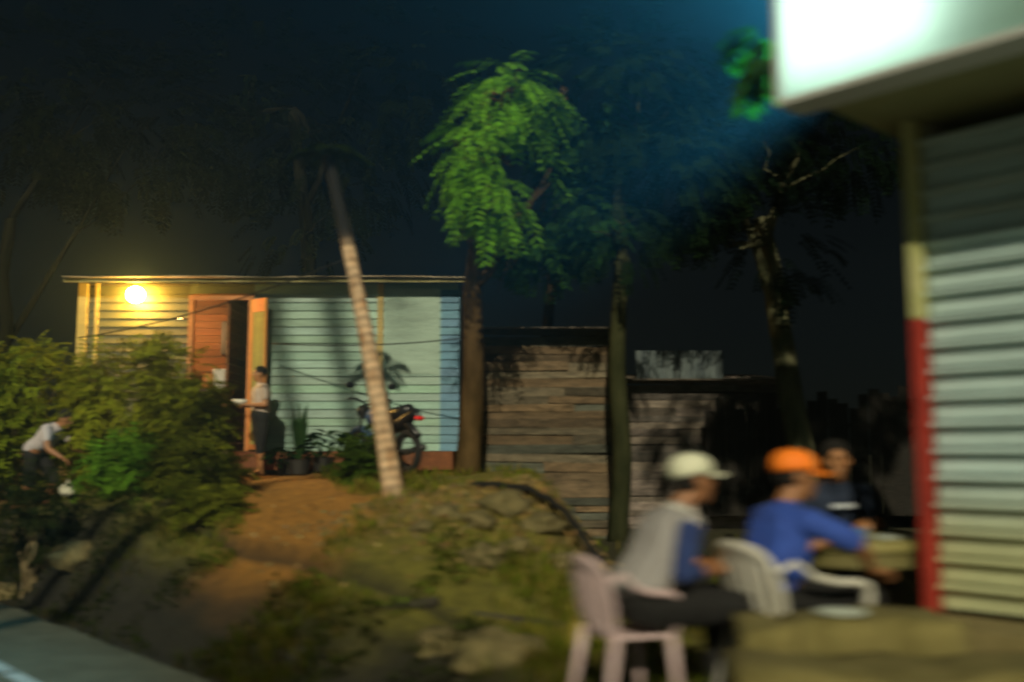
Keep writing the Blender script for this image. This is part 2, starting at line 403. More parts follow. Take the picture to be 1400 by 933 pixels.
bush('low bright green bush at the foot of the bank bushes',178,650,11.7,(.55,.4,.36),700,(.10,.22,.016),24)
bush('drooping dark bush hanging over the bank at the left edge',40,705,10.9,(.55,.35,.35),420,(.018,.024,.006),25)
bush('loose bush of drooping stems right of the low bright green bush',268,655,11.2,(.45,.35,.42),700,(.11,.13,.012),28)
bush('low weedy bush left of the dirt path',285,725,10.3,(.45,.4,.34),650,(.13,.15,.014),26)
bush('small bush between the dirt path and the palm trunk',500,640,12.4,(.28,.3,.30),260,(.05,.09,.010),27)

# ------------------------------------------------------------------ hut
HY=15.0
def hx(px): return (px-700)/F*HY*1.0
def hz(py): return at(700,py,HY).z
FLOOR=hz(617); TOP=hz(388); X0,X1=hx(104),hx(626); DX0,DX1=hx(262),hx(338); DT=hz(411)
H=thing('hut','teal clapboard hut with an open doorway and a lamp under its eave','hut',((X0+X1)/2,HY,FLOOR-.25)); ho=Vector(H.location)
PAINT=attr_mat('hut_paint',scale=2.2,amount=.22,rough=.6,bump=.25,bscale=18,stretch=(.5,1,2.5))
def boards(mb,x0,x1,z0,z1,pitch,y,cfun,gap=.0,th=.022,proud=.028):
    z=z0
    while z<z1-.01:
        h=min(pitch,z1-z); dz=random.uniform(-.003,.003); mb.cur=cfun(z)
        a=y-proud; 
        P=[(x0,a,z+dz),(x1,a,z+dz+random.uniform(-.004,.004)),(x1,y-.002,z+h),(x0,y-.002,z+h)]
        Q=[(p[0],p[1]+th,p[2]) for p in P]
        mb.add([Vector(p)-ho for p in P+Q],[(0,1,2,3),(4,7,6,5),(0,4,5,1),(3,2,6,7),(0,3,7,4),(1,5,6,2)]); z+=pitch
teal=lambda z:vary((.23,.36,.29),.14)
lamp_yel=lambda z:vary((.07,.065,.018),.12)  # left wall colour carries the lamp's yellow light, darkened against the sun
mb=MB(); P=.125
boards(mb,X0,DX0-.07,FLOOR,TOP,P,HY,lamp_yel)
boards(mb,DX1+.07,X1,FLOOR,TOP,P,HY,teal)
boards(mb,DX0-.07,DX1+.07,DT+.09,TOP,P,HY,lambda z:vary((.15,.17,.08),.1))
wall=mb.build('front_wall',PAINT,H)
mb=MB(); mb.cur=(.2,.3,.25)
for xx in (X0+.02,X1-.02): mb.box(Vector((xx,HY+1.8,(FLOOR+TOP)/2))-ho,(.04,3.54,TOP-FLOOR))
mb.box(Vector(((X0+X1)/2,HY+3.6,(FLOOR+TOP)/2))-ho,(X1-X0,.04,TOP-FLOOR))
mb.build('side_walls',PAINT,H)
mb=MB(); mb.cur=(.42,.34,.10); mb.box(Vector((X0+.05,HY-.03,(FLOOR+TOP)/2))-ho,(.14,.04,TOP-FLOOR)); mb.box(Vector((X0+.26,HY-.025,(FLOOR+TOP)/2))-ho,(.05,.03,TOP-FLOOR)); mb.build('corner_board',PAINT,H)
mb=MB(); mb.cur=(.36,.27,.08); mb.box(Vector((hx(519),HY-.03,(FLOOR+1.0+TOP)/2))-ho,(.09,.03,TOP-FLOOR-1.0)); mb.build('batten',PAINT,H)
mb=MB(); mb.cur=(.27,.38,.31); mb.box(Vector(((hx(525)+hx(600))/2,HY-.024,(hz(395)+hz(512))/2))-ho,(hx(600)-hx(525),.02,hz(395)-hz(512))); mb.build('flat_panel',PAINT,H)
mb=MB(); mb.cur=(.06,.17,.26); boards(mb,hx(602),X1+.02,FLOOR,TOP-.1,P,HY-.02,lambda z:vary((.07,.19,.28),.1)); mb.build('blue_shadow_boards',PAINT,H)  # blue colour paints the shadow streak at the right end of the wall
mb=MB(); mb.cur=(.16,.055,.018); mb.box(Vector(((X0+X1)/2,HY+1.6,FLOOR-.14))-ho,(X1-X0-.1,3.9,.27)); mb.build('floor_slab',attr_mat('slab_mat',amount=.4),H)
# roof: thin corrugated sheet
mb=MB(); n=160; w=X1-X0+.3; vs=[]
for i in range(n+1):
    x=X0-.12+w*i/n; z=.006*math.sin(i*math.pi/1.5)+.02*noise.noise(Vector((x*.7,0,0)))
    for (yy,zz) in ((HY-.42,TOP+.03),(HY+4,TOP+.75)):
        vs.append(Vector((x,yy+.03*noise.noise(Vector((x*3,yy,0))),zz+z))-ho)
k=len(vs); vs+=[v+Vector((0,0,.012)) for v in vs]; fs=[]
for i in range(n):
    a=2*i; fs+=[(a,a+1,a+3,a+2),(a+k,a+2+k,a+3+k,a+1+k),(a,a+2,a+2+k,a+k)]
mb.add(vs,fs); roof=mb.build('roof',mat('roof_sheet',(.22,.17,.09),(.35,.30,.20),scale=3,rough=.5,metal=.3),H)
mb=MB(); mb.cur=(.25,.22,.07); mb.box(Vector(((X0+X1)/2,HY-.33,TOP-.005))-ho,(w-.05,.03,.06)); mb.build('fascia',PAINT,H)
# doorway
mb=MB(); mb.cur=(.42,.17,.05)
for xx in (DX0-.035,DX1+.035): mb.box(Vector((xx,HY-.02,(FLOOR+DT)/2+.04))-ho,(.075,.09,DT-FLOOR+.08))
mb.box(Vector(((DX0+DX1)/2,HY-.022,DT+.045))-ho,(DX1-DX0+.0,.085,.09)); mb.build('door_frame',PAINT,H)
mb=MB(); lx0,lx1=hx(340)+.02,hx(369); hinge=Vector((lx0,HY-.05,0)); ang=R(-38)
M=Matrix.Rotation(ang,4,'Z'); wd=(lx1-lx0)/math.cos(ang)
dl=MB(); c0=Vector((lx0,HY-.06,0))-ho
def dbox(x0,x1,z0,z1,th,col,dy=0):
    dl.cur=col; c=M@Vector(((x0+x1)/2,dy,0)); dl.box(Vector((c0.x+c.x,c0.y+c.y,(z0+z1)/2-ho.z)),(x1-x0,th,z1-z0),M)
for i in range(5): dbox(.05+i*(wd-.09)/5,.05+(i+1)*(wd-.09)/5-.008,FLOOR+.1,DT-.2,.02,vary((.26,.26,.08),.15))
dbox(0,.06,FLOOR+.02,DT,.03,(.45,.18,.05),-.002); dbox(wd-.04,wd,FLOOR+.02,DT,.03,(.36,.16,.05),-.002); dbox(.06,wd-.04,DT-.2,DT,.034,(.75,.24,.11)); dbox(.06,wd-.04,FLOOR+.02,FLOOR+.1,.03,(.4,.16,.05))
leafd=dl.build('door',PAINT,H); hb=MB(); hb.ball(c0+M@Vector((wd-.07,-.03,0))+Vector((0,0,FLOOR+1.0-c0.z-ho.z)),.025); hb.build('handle',mat('brass',(.3,.2,.08),rough=.4,metal=.8),leafd)
# inside
mb=MB(); 
def ib(c,s,col): mb.cur=col; mb.box(Vector(c)-ho,s)
WD=(.13,.055,.018)
for i in range(22): ib(((DX0+DX1)/2+.4,HY+1.5,FLOOR+.06+i*.12),(3.0,.02,.112),vary(WD,.25))
for i in range(22): ib((hx(308),HY+.75,FLOOR+.06+i*.12),(.04,1.45,.112),vary(WD,.2))
ib((DX1+.15,HY+.72,FLOOR+1.3),(.03,1.3,2.6),WD)
mb.build('inner_wall',attr_mat('wood_in',scale=5,amount=.4,stretch=(.3,1,3)),H)
s_=thing('shelf_table','small dark table inside the hut doorway','table',(hx(283),HY+.55,FLOOR)); t_=MB(); t_.box((0,0,.93),(.55,.4,.04)); t_.build('table_top',mat('dark_wood',(.04,.02,.01),(.07,.035,.015),scale=9),s_)
for sx in (-1,1):
    for sy in (-1,1): t_=MB(); t_.box((sx*.24,sy*.16,.455),(.04,.04,.91)); t_.build('leg',MATS['dark_wood'],s_)
b=MB(); b.lathe([(.10,0),(.12,.05),(.145,.30),(.15,.31),(.14,.315),(.135,.30),(.10,.02)],n=20)
o=b.build('bucket',mat('white_plastic',(.62,.60,.52),rough=.5),smooth=True); o.location=(hx(289),HY+.5,FLOOR+.951); tag(o,'white bucket on the table inside the hut doorway','bucket')
b=MB(); b.lathe([(.06,0),(.09,.04),(.10,.16),(.07,.22),(.075,.25),(.06,.25)],n=20)
o=b.build('clay_pot',mat('clay',(.5,.17,.04),(.4,.12,.03),rough=.6),smooth=True); o.location=(hx(273)-.03,HY+.5,FLOOR+.951); tag(o,'orange clay pot left of the white bucket in the doorway','pot')
b=MB(); b.box((0,0,0),(.42,.03,.55)); o=b.build('dark_board',mat('board_dark',(.012,.010,.008),rough=.5),bevel=.006); o.location=(hx(280),HY+1.46,hz(447)); tag(o,'dark square board on the back wall inside the doorway','wall board')
hbl=thing('hanging_bulb','small warm bulb hanging inside the hut left of the doorway','bulb',(DX0-.45,HY+.7,FLOOR+2.1))
b=MB(); b.ball((0,0,0),.035,14); b.build('glass',emit('bulb_glow',(1,.6,.25),8),hbl,smooth=True); b=MB(); b.tube([(0,0,.03),(0,0,.45)],.006,6); b.build('cord',mat('cord_mat',(.02,.02,.02)),hbl)
pl=bpy.data.lights.new('bulb','POINT'); pl.energy=80; pl.color=(1,.55,.22); pl.shadow_soft_size=.05; plo=bpy.data.objects.new('bulb_light_source',pl); COL.objects.link(plo); plo.parent=hbl; plo.location=(0,-.02,-.06)
# lamp
lp=at(187,404,HY-.12); Lm=thing('wall_lamp','round glowing yellow lamp on the hut wall under the eave','lamp',lp)
b=MB(); b.ball((0,-.05,0),.125,20); gl=b.build('globe',emit('lamp_glow',(1,.55,.10),300),Lm,smooth=True)
b=MB(); b.tube([(0,.11,.02),(0,.03,.0)],.05,14); b.build('socket',mat('black_plastic',(.02,.02,.02),rough=.4),Lm)

# ------------------------------------------------------------------ plank shacks and fence
WOOD=attr_mat('old_wood',scale=5,amount=.6,rough=.9,bump=.8,bscale=24,stretch=(.8,1,3))
def shack(label,xa,xb,Y,ztop,cols,seed,pitch=.17,group='plank shacks behind the yard',gaps=.12):
    rs=random.Random(seed); zb=min(gz(xa,Y),gz(xb,Y))-.1
    S=thing('plank_shack',label,'shack',((xa+xb)/2,Y,zb),0,group); o=Vector(S.location); mb=MB()
    z=zb+.05
    while z<ztop:
        h=pitch*rs.uniform(.75,1.2); x=xa
        while x<xb-.01:
            x2=min(xb,x+rs.uniform(.9,2.3)); 
            if xb-x2<.5: x2=xb
            if not(z>ztop-.5 and rs.random()<gaps):
                cc=cols[rs.randint(0,len(cols)-1)] if (z-zb)>.9 or rs.random()<.4 else cols[-1]
                kf=rs.uniform(.55,1.4); mb.cur=tuple(q*kf for q in cc)
                M=Matrix.Rotation(R(rs.uniform(-.9,.9)),4,'Y')@Matrix.Rotation(R(rs.uniform(4,9)),4,'X')
                mb.box(Vector(((x+x2)/2,Y+rs.uniform(-.02,.02),z+h/2))-o,(x2-x+.02,.02,h*.93),M,jit=.012)
            x=x2
        z+=h
    mb.build('planks',WOOD,S)
    x=xa+.05
    while x<xb+.1: mb=MB(); mb.cur=(.05,.04,.025); mb.box(Vector((min(x,xb-.04),Y+.08,(zb+ztop)/2))-o,(.08,.08,ztop-zb)); mb.build('post',WOOD,S); x+=1.1
    b=MB(); b.cur=(.03,.025,.018); b.box(Vector(((xa+xb)/2,Y+2.0,(zb+ztop)/2))-o,(xb-xa,.04,ztop-zb)); 
    b.box(Vector((xa+.02,Y+1.05,(zb+ztop)/2))-o,(.03,1.8,ztop-zb)); b.box(Vector((xb-.02,Y+1.05,(zb+ztop)/2))-o,(.03,1.8,ztop-zb)); b.build('back_walls',WOOD,S)
    r=MB(); M=Matrix.Rotation(R(6),4,'X'); r.box(Vector(((xa+xb)/2,Y+.9,ztop+.16))-o,(xb-xa+.25,2.5,.02),M); r.build('roof',mat('rust_sheet',(.05,.04,.03),(.10,.08,.06),scale=4,rough=.6),S)
    return S
shack('brown weathered plank shack right of the teal hut',at(652,500,14).x,at(836,500,14).x,14.0,at(0,455,14).z,[(.14,.10,.058),(.12,.10,.065),(.16,.11,.06),(.08,.085,.065)],31,pitch=.12)
S2=shack('dark plank shack with patched sheet above its boards',at(842,500,15).x,at(1062,500,15).x,15.0,at(0,524,15).z,[(.15,.125,.10),(.12,.105,.09),(.17,.14,.12)],32,pitch=.12)
# light strips on first shack (bare battens)
def corr(name,x0,x1,z0,z1,Y,m,label,cat):
    n=int((x1-x0)/.019); vs=[]; fs=[]
    for i in range(n+1):
        x=x0+(x1-x0)*i/n; d=.009*math.sin(i*1.3)
        vs+=[(x,Y+d,z0),(x,Y+d,z1),(x,Y+d+.003,z0),(x,Y+d+.003,z1)]
    for i in range(n): a=4*i; fs+=[(a,a+4,a+5,a+1),(a+2,a+3,a+7,a+6),(a+1,a+5,a+7,a+3),(a,a+2,a+6,a+4)]
    b=MB(); c=Vector(((x0+x1)/2,Y,z0)); b.add([Vector(v)-c for v in vs],fs); o=b.build(name,m); o.location=c; return tag(o,label,cat)
corr('corrugated_sheet',at(862,0,14.9).x,at(976,0,14.9).x,at(0,519,14.9).z,at(0,480,14.9).z,14.86,mat('zinc',(.11,.14,.14),(.05,.07,.08),scale=5,rough=.55,metal=.1,stretch=(1,1,.3)),'pale corrugated sheet fixed on top of the dark shack','metal sheet')
pf=thing('board_fence','dark board fence behind the seated men, right of the shacks','fence',(4.6,14.6,.6))
mb=MB()
for i in range(30):
    h=random.uniform(1.5,1.9); mb.cur=vary((.014,.012,.009),.35); mb.box((-.9+i*.15-.8,rnd(.02),h/2),(.14,.02,h),jit=.01)
mb.build('boards',WOOD,pf)
for zz in (.4,1.3): mb=MB(); mb.cur=(.03,.025,.02); mb.box((.5,.04,zz),(4.5,.04,.07)); mb.build('rail',WOOD,pf)

# wires
def cable(a,b,sag,r,label,mname='cable_mat',c=(.012,.012,.012),n=24,name='cable'):
    a=Vector(a);b=Vector(b); mb=MB(); pts=[a.lerp(b,i/n)-a-Vector((0,0,sag*4*(i/n)*(1-i/n))) for i in range(n+1)]
    mb.tube(pts,r,6); o=mb.build(name,mat(mname,c,rough=.6),smooth=True); o.location=a; return tag(o,label,'cable',None)
cable(at(108,462,14.4),at(478,352,11.1),.12,.010,'thin black cable running from the hut up across the doorway to the palm trunk')
cable(at(372,470,14.5),at(640,462,13.1),.06,.009,'black line strung across the teal wall to the brown tree')

# ------------------------------------------------------------------ shop
sx0=at(1256,620,5.22); S0,T0=st(sx0.x,sx0.y)   # post position in road coordinates
RZ=math.atan2(-D.y,-D.x)                        # local +X runs along the shop front towards the camera
SB=thing('shop','shop front with a closed roller shutter and a red and cream post','shop',(sx0.x,sx0.y,0.0),RZ)
# local: x along the front (to the right in the picture), y = into the building
def L2(x,y,z): return Vector((x,y,z))
FZ=.70; CZ=3.27
SHUT=mat('shutter_paint',(.46,.66,.68),(.54,.74,.75),scale=1.6,rough=.34,metal=.15,bump=.15,bscale=10,stretch=(.4,1,1))
mb=MB(); pitch=.137; z=FZ+.02; prof=[]
while z<CZ-.1:
    prof+=[(0,z),(.004,z+.012),(.006,z+.078),(-.004,z+.083),(-.034,z+.090),(-.044,z+.100),(-.040,z+.112),(-.012,z+.121),(.020,z+.124),(.020,z+.1365)]; z+=pitch
vs=[];fs=[]
for (yy,zz) in prof: vs+=[(.07,yy+.05,zz),(4.2,yy+.05,zz)]
for i in range(len(prof)-1): a=2*i; fs.append((a,a+1,a+3,a+2))
mb.add(vs,fs); vv=[]
nx=24
mb=MB()
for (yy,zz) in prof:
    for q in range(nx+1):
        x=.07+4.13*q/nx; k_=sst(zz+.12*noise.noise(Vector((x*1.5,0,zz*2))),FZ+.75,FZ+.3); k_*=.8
        mb.v.append((x,yy+.05,zz)); c0=Vector((.43,.57,.56)).lerp(Vector((.44,.47,.27)),1-sst(zz+.12*noise.noise(Vector((x*1.5,0,zz*2))),FZ+.25,FZ+.8)); mb.c.append(tuple(c0))  # lower slats tinted yellow to paint in warm bounce light
for i in range(len(prof)-1):
    for q in range(nx): a=i*(nx+1)+q; mb.f.append((a,a+1,a+nx+2,a+nx+1))
SHUT=attr_mat('shutter_bounce_tint',scale=3,amount=.16,rough=.36,bump=.15,bscale=12,stretch=(.5,1,2)); mb.build('roller_shutter',SHUT,SB)
POSTR=at(1250,437,5.2).z
mb=MB(); mb.box((.035,.0,(POSTR+CZ)/2),(.065,.07,CZ-POSTR)); mb.build('cream_post',mat('cream_paint',(.40,.42,.16),(.50,.50,.24),scale=5,rough=.7,bump=.2),SB,bevel=.005)
mb=MB(); mb.box((.035,.0,(POSTR+FZ-.25)/2),(.065,.072,POSTR-FZ+.25)); mb.build('red_post',mat('red_paint',(.38,.035,.02),(.26,.02,.012),scale=7,rough=.65,bump=.2),SB,bevel=.005)
mb=MB(); mb.box((2.2,2.2,(CZ+FZ)/2),(4.0,.05,CZ-FZ)); mb.box((.06,1.3,(CZ+.2)/2),(.1,2.4,CZ-.2)); mb.box((4.25,1.2,(CZ+.2)/2),(.1,2.4,CZ-.2)); mb.build('wall',mat('shop_wall',(.16,.17,.12),(.22,.22,.15),scale=2,rough=.9,bump=.3),SB)
mb=MB(); mb.box((2.14,.84,CZ+.06),(4.6,2.98,.1)); mb.build('roof_slab',mat('soffit',(.20,.22,.10),(.27,.28,.14),scale=1.5,rough=.9,bump=.2),SB)
mb=MB(); mb.box((2.15,-.16,FZ-.12),(4.4,.42,.22)); mb.build('door_step',mat('step_mat',(.17,.14,.05),(.25,.21,.09),scale=4,rough=.95,bump=.6),SB,bevel=.012)
mb=MB(); mb.box((2.15,1.0,FZ-.27),(4.3,2.3,.5)); mb.build('floor_slab',MATS['step_mat'],SB)
# light box sign
SG=thing('sign','glowing white light box sign fixed under the shop eave','sign',(0,0,0)); SG.location=SB.matrix_basis@Vector((-.27,-.70,CZ-.03)); SG.rotation_euler=(0,0,RZ)
W,Hh,Dp=3.3,1.05,.22
mb=MB()
for c,s in (((W/2,0,.02),(W,Dp,.03)),((W/2,0,Hh-.02),(W,Dp,.03)),((.015,0,Hh/2),(.03,Dp,Hh-.07)),((W-.015,0,Hh/2),(.03,Dp,Hh-.07)),((W/2,Dp/2-.01,Hh/2),(W-.07,.02,Hh-.07))): mb.box(c,s)
mb.build('casing',mat('casing',(.5,.52,.5),rough=.5),SG)
mf=bpy.data.materials.new('acrylic'); mf.use_nodes=True; nt=mf.node_tree; nt.nodes.remove(nt.nodes['Principled BSDF'])
tr=nt.nodes.new('ShaderNodeBsdfTranslucent'); tr.inputs[0].default_value=(.62,.80,.72,1); nt.links.new(tr.outputs[0],nt.nodes['Material Output'].inputs['Surface'])
mb=MB(); mb.add([(.03,-Dp/2+.01,.035),(W-.03,-Dp/2+.01,.035),(W-.03,-Dp/2+.01,Hh-.035),(.03,-Dp/2+.01,Hh-.035)],[(0,1,2,3)]); mb.build('face',mf,SG)
tub=emit('tube_glow',(.85,1,.92),9)
for xx in (.14,.34,.54,.74):
    mb=MB(); mb.tube([(xx,.03,.10),(xx,.03,Hh-.10)],.014,8); mb.build('tube',tub,SG)

# terrace / low wall before the men
def rough_block(name,label,cat,c,size,m,rz=0,seed=0,group=None,rough=.02,cuts=5):
    bm=bmesh.new(); bmesh.ops.create_cube(bm,size=1); bmesh.ops.subdivide_edges(bm,edges=bm.edges[:],cuts=cuts,use_grid_fill=True)
    for v in bm.verts:
        v.co=Vector((v.co.x*size[0],v.co.y*size[1],v.co.z*size[2])); d=Vector((noise.noise(v.co*6+Vector((seed,0,0))),noise.noise(v.co*6+Vector((0,seed,5))),noise.noise(v.co*6+Vector((9,0,seed)))))
        v.co+=d*rough*1.6+Vector((0,0,noise.noise(v.co*2.2+Vector((seed,1,1)))*rough*2))
        for a in range(3):
            pass
    me=bpy.data.meshes.new(name); bm.to_mesh(me); bm.free()
    for p in me.polygons: p.use_smooth=True
    o=link(name,me,m); o.location=c; o.rotation_euler=(0,0,rz)
    return tag(o,label,cat,group) if label else kind(o,'structure')
STONE=mat('stone_olive',(.11,.095,.025),(.22,.19,.065),scale=5,rough=.95,bump=.8,bscale=30)
STG='rough stone blocks of the low wall before the men'
for i,(px0,px1,Y,top,hh,lab) in enumerate([(1010,1085,4.55,.735,.36,'leftmost rough stone block of the low wall, below the white chair'),(1075,1180,4.50,.760,.40,'middle stone slab of the low wall carrying the white plate'),(1172,1290,4.55,.765,.42,'right stone slab of the low wall, at the foot of the red post')]):
    x0=(px0-700)/F*Y; x1=(px1-700)/F*Y
    rough_block('stone_block',lab,'stone block',((x0+x1)/2,Y+.1,top-hh/2),(x1-x0,.42,hh),STONE,rz=R(-4+3*i),seed=i*3+1,group=STG)
rough_block('stone_step','long low stone step below the three wall blocks, front right','stone step',(1.52,4.12,.42),(1.25,.5,.44),STONE,rz=R(-6),seed=14,rough=.03)
rough_block('concrete_slab','pale concrete slab at the lower right corner below the shutter','concrete slab',(2.42,4.0,.60),(.8,.35,.10),mat('pale_conc',(.20,.24,.20),(.30,.33,.27),scale=6,rough=.9,bump=.5),rz=R(-38),seed=5,rough=.008)
b=MB(); b.lathe([(.05,0),(.085,.012),(.115,.022),(.112,.026),(.08,.017),(.0,.012)],n=28); o=b.build('plate',mat('white_plate',(.60,.68,.60),rough=.4),smooth=True); o.location=(at(1150,850,4.5).x,4.5,.785); tag(o,'white plate lying on the middle stone slab','plate')
b=MB(); b.box((0,0,.09),(.20,.16,.18)); o=b.build('yellow_block',mat('yellow_box',(.42,.36,.06),(.34,.28,.04),scale=9,rough=.7),bevel=.02); p=at(800,832,6.3); o.location=(p.x,6.3,gz(p.x,6.3)-.02); o.rotation_euler=(0,0,.3); tag(o,'yellow block on the grass behind the pink chair','block')

# rocks of the rubble mound
ROCK=mat('rock_mat',(.08,.07,.025),(.19,.155,.065),scale=6,rough=.95,bump=.8,bscale=25)
def rock(x,y,r,label,seed,name='rock',group='rocks on the rubble mound'):
    bm=bmesh.new(); bmesh.ops.create_icosphere(bm,subdivisions=3,radius=1)
    for v in bm.verts:
        n=v.co.normalized(); k=1+.5*noise.noise(n*1.6+Vector((seed,0,0)))+.28*noise.noise(n*4+Vector((0,seed,0)))+.1*noise.noise(n*10); v.co=Vector((n.x*r*1.25*k,n.y*r*k,n.z*r*.7*k))
    me=bpy.data.meshes.new(name); bm.to_mesh(me); bm.free()
    for p in me.polygons: p.use_smooth=True
    o=link(name,me,ROCK); o.location=(x,y,gz(x,y)+r*.05); o.rotation_euler=(0,0,seed); return tag(o,label,'rock',group)
rocks=[(690,.20,9.0,'pale rounded rock on top of the rubble mound, its largest rock'),(655,.14,8.7,'middle sized rock on the mound just left of the largest rock'),(705,.13,8.3,'pale rock low on the right flank of the mound'),(610,.12,8.9,'small rock right of the palm foot'),(742,.15,8.8,'dark rock at the right end of the mound'),(580,.09,8.6,'smallest rock below the palm foot'),(665,.16,8.1,'flat rock at the front foot of the mound'),(765,.10,8.2,'small rock at the tail of the mound near the pink chair')]
for i,(px,r,Y,lab) in enumerate(rocks): rock((px-700)/F*Y,Y,r,lab,i*1.7+.4)
rock((612-700)/F*6.5,6.5,.16,'grassy lump of rock left of the pink chair, farther of two',17,group='rock lumps in the grass by the pink chair')
rock((680-700)/F*6.1,6.1,.2,'grassy lump of rock nearest the pink chair',19,group='rock lumps in the grass by the pink chair')
rock((118-700)/F*10.6,10.55,.22,'pale rock sticking out of the left bank above the road',23,group='rocks in the road bank')
rock((8-700)/F*11.3,11.2,.25,'pale rock at the left frame edge of the bank',25,group='rocks in the road bank')
rb=MB()
for _ in range(1300):
    x=-.35+random.gauss(0,.85); y=9.4+random.gauss(0,.65)
    q=random.uniform(.008,.038); z=gz(x,y); rb.cur=vary(random.choice([(.24,.17,.06),(.17,.12,.045),(.22,.13,.04),(.13,.12,.04)]),.3)
    M=Matrix.Rotation(random.uniform(0,6),4,'Z')@Matrix.Rotation(rnd(.6),4,'X'); rb.box((x,y,z+q*.2),(q*1.6,q*1.2,q*.9),M,taper=.7,jit=q*.25)
kind(rb.build('gravel',attr_mat('gravel_mat',amount=.3,bump=.5)),'stuff')
# black hose over the mound
hp=[at(625,668,9.7),at(672,655,9.5),at(705,662,9.4),at(745,690,9.2),at(790,735,8.9),at(830,752,8.6)]
hp=[Vector((p.x,p.y,max(p.z,gz(p.x,p.y)+.03))) for p in hp]; o0=hp[0].copy(); mb=MB(); dp=[]
for a,b_ in zip(hp,hp[1:]):
    for k in range(6):
        q=a.lerp(b_,k/6); dp.append(q)
zz=[gz(p.x,p.y) for p in dp]; hp=[Vector((p.x,p.y,max(zz[max(0,i-3):i+4])+.03)) for i,p in enumerate(dp)]; o0=hp[0].copy(); mb=MB(); mb.tube([p-o0 for p in hp],.032,8); o=mb.build('hose',mat('hose_mat',(.004,.004,.004),rough=.95),smooth=True); o.location=o0; tag(o,'thick black hose running over the rubble mound','hose')
# beams along the ledge
for i,(a,b_,w,lab) in enumerate([((365,768),(600,770),.06,'weathered grey timber lying along the grass ledge, the left one'),((540,776),(800,768),.05,'darker timber lying along the ledge towards the pink chair')]):
    pa=at(*a,7.6-i*.2); pb=at(*b_,7.3-i*.2); pa.z=gz(pa.x,pa.y)+.02; pb.z=gz(pb.x,pb.y)+.02
    mb=MB(); n=8; mb.tube([pa.lerp(pb,k/n)-pa+Vector((0,0,.004*math.sin(k*1.7))) for k in range(n+1)],[w*random.uniform(.8,1.1) for _ in range(n+1)],7,squash=.7)
    o=mb.build('timber',mat('grey_timber',(.022,.02,.012),(.05,.045,.03),scale=7,rough=.95,bump=.6),smooth=True); o.location=pa; tag(o,lab,'timber','timbers along the ledge')

# ------------------------------------------------------------------ chairs
def chair(label,loc,rz,m,group='plastic armchairs of the seated men'):
    C=thing('plastic_chair',label,'chair',loc,rz,group)
    # local: +X forward, z up
    b=MB(); n=10; vs=[];fs=[]
    for i in range(n+1):
        for j in range(n+1):
            u=i/n; v=j/n*2-1; x=-.21+.44*u; w=.20+.035*u; z=.425-.012*math.cos(v*1.5)*math.sin(u*3.1)-.03*(u>.92)*(u-.92)*10
            vs.append((x,v*w,z))
    for i in range(n):
        for j in range(n): a=i*(n+1)+j; fs.append((a,a+n+1,a+n+2,a+1))
    b.add(vs,fs); s=b.build('seat',m,C,smooth=True); md=s.modifiers.new('t','SOLIDIFY'); md.thickness=.018
    b=MB(); vs=[];fs=[]; nu,nv=12,22
    def bp(u,v):  # u 0..1 up, v -1..1
        half=.205+.055*math.sin(u*2.2); z=.40+.40*u
        top=.045*(1-v*v)*u
        th=v*1.05; x=-.215-.13*u+.13*(1-math.cos(th))*(.5+.6*u)
        return (x,half*math.sin(th)/math.sin(1.05),z+top-.07*abs(v)**4*u)
    for i in range(nu+1):
        for j in range(nv+1): vs.append(bp(i/nu,j/nv*2-1))
    for i in range(nu):
        for j in range(nv):
            slot = 2<=i<=9 and j%3==1 and 2<j<nv-2
            if slot: continue
            a=i*(nv+1)+j; fs.append((a,a+1,a+nv+2,a+nv+1))
    b.add(vs,fs); s=b.build('backrest',m,C,smooth=True); md=s.modifiers.new('t','SOLIDIFY'); md.thickness=.02
    for sg in (-1,1):
        b=MB(); top=bp(.93,sg); pts=[Vector(top),Vector((-.17,sg*.265,.76)),Vector((-.08,sg*.285,.685)),Vector((.04,sg*.29,.655)),Vector((.15,sg*.285,.65)),Vector((.215,sg*.275,.635)),Vector((.235,sg*.268,.58)),Vector((.235,sg*.255,.50)),Vector((.235,sg*.235,.42))]
        b.tube(pts,[.022,.024,.027,.03,.032,.032,.03,.027,.025],8,squash=.62); b.build('armrest',m,C,smooth=True)
        for fx,ex in ((.22,.26),(-.19,-.29)):
            b=MB(); b.tube([(fx,sg*.215,.43),((fx+ex)/2,sg*.235,.2),(ex,sg*.25,0)],[.034,.028,.022],8,squash=.8); b.build('leg',m,C,smooth=True)
    return C
PINK=mat('pink_plastic',(.58,.44,.45),(.66,.50,.51),scale=4,rough=.45); WHT=mat('cream_plastic',(.62,.61,.54),(.74,.72,.64),scale=4,rough=.45); BRN=mat('olive_plastic',(.09,.065,.02),rough=.5)

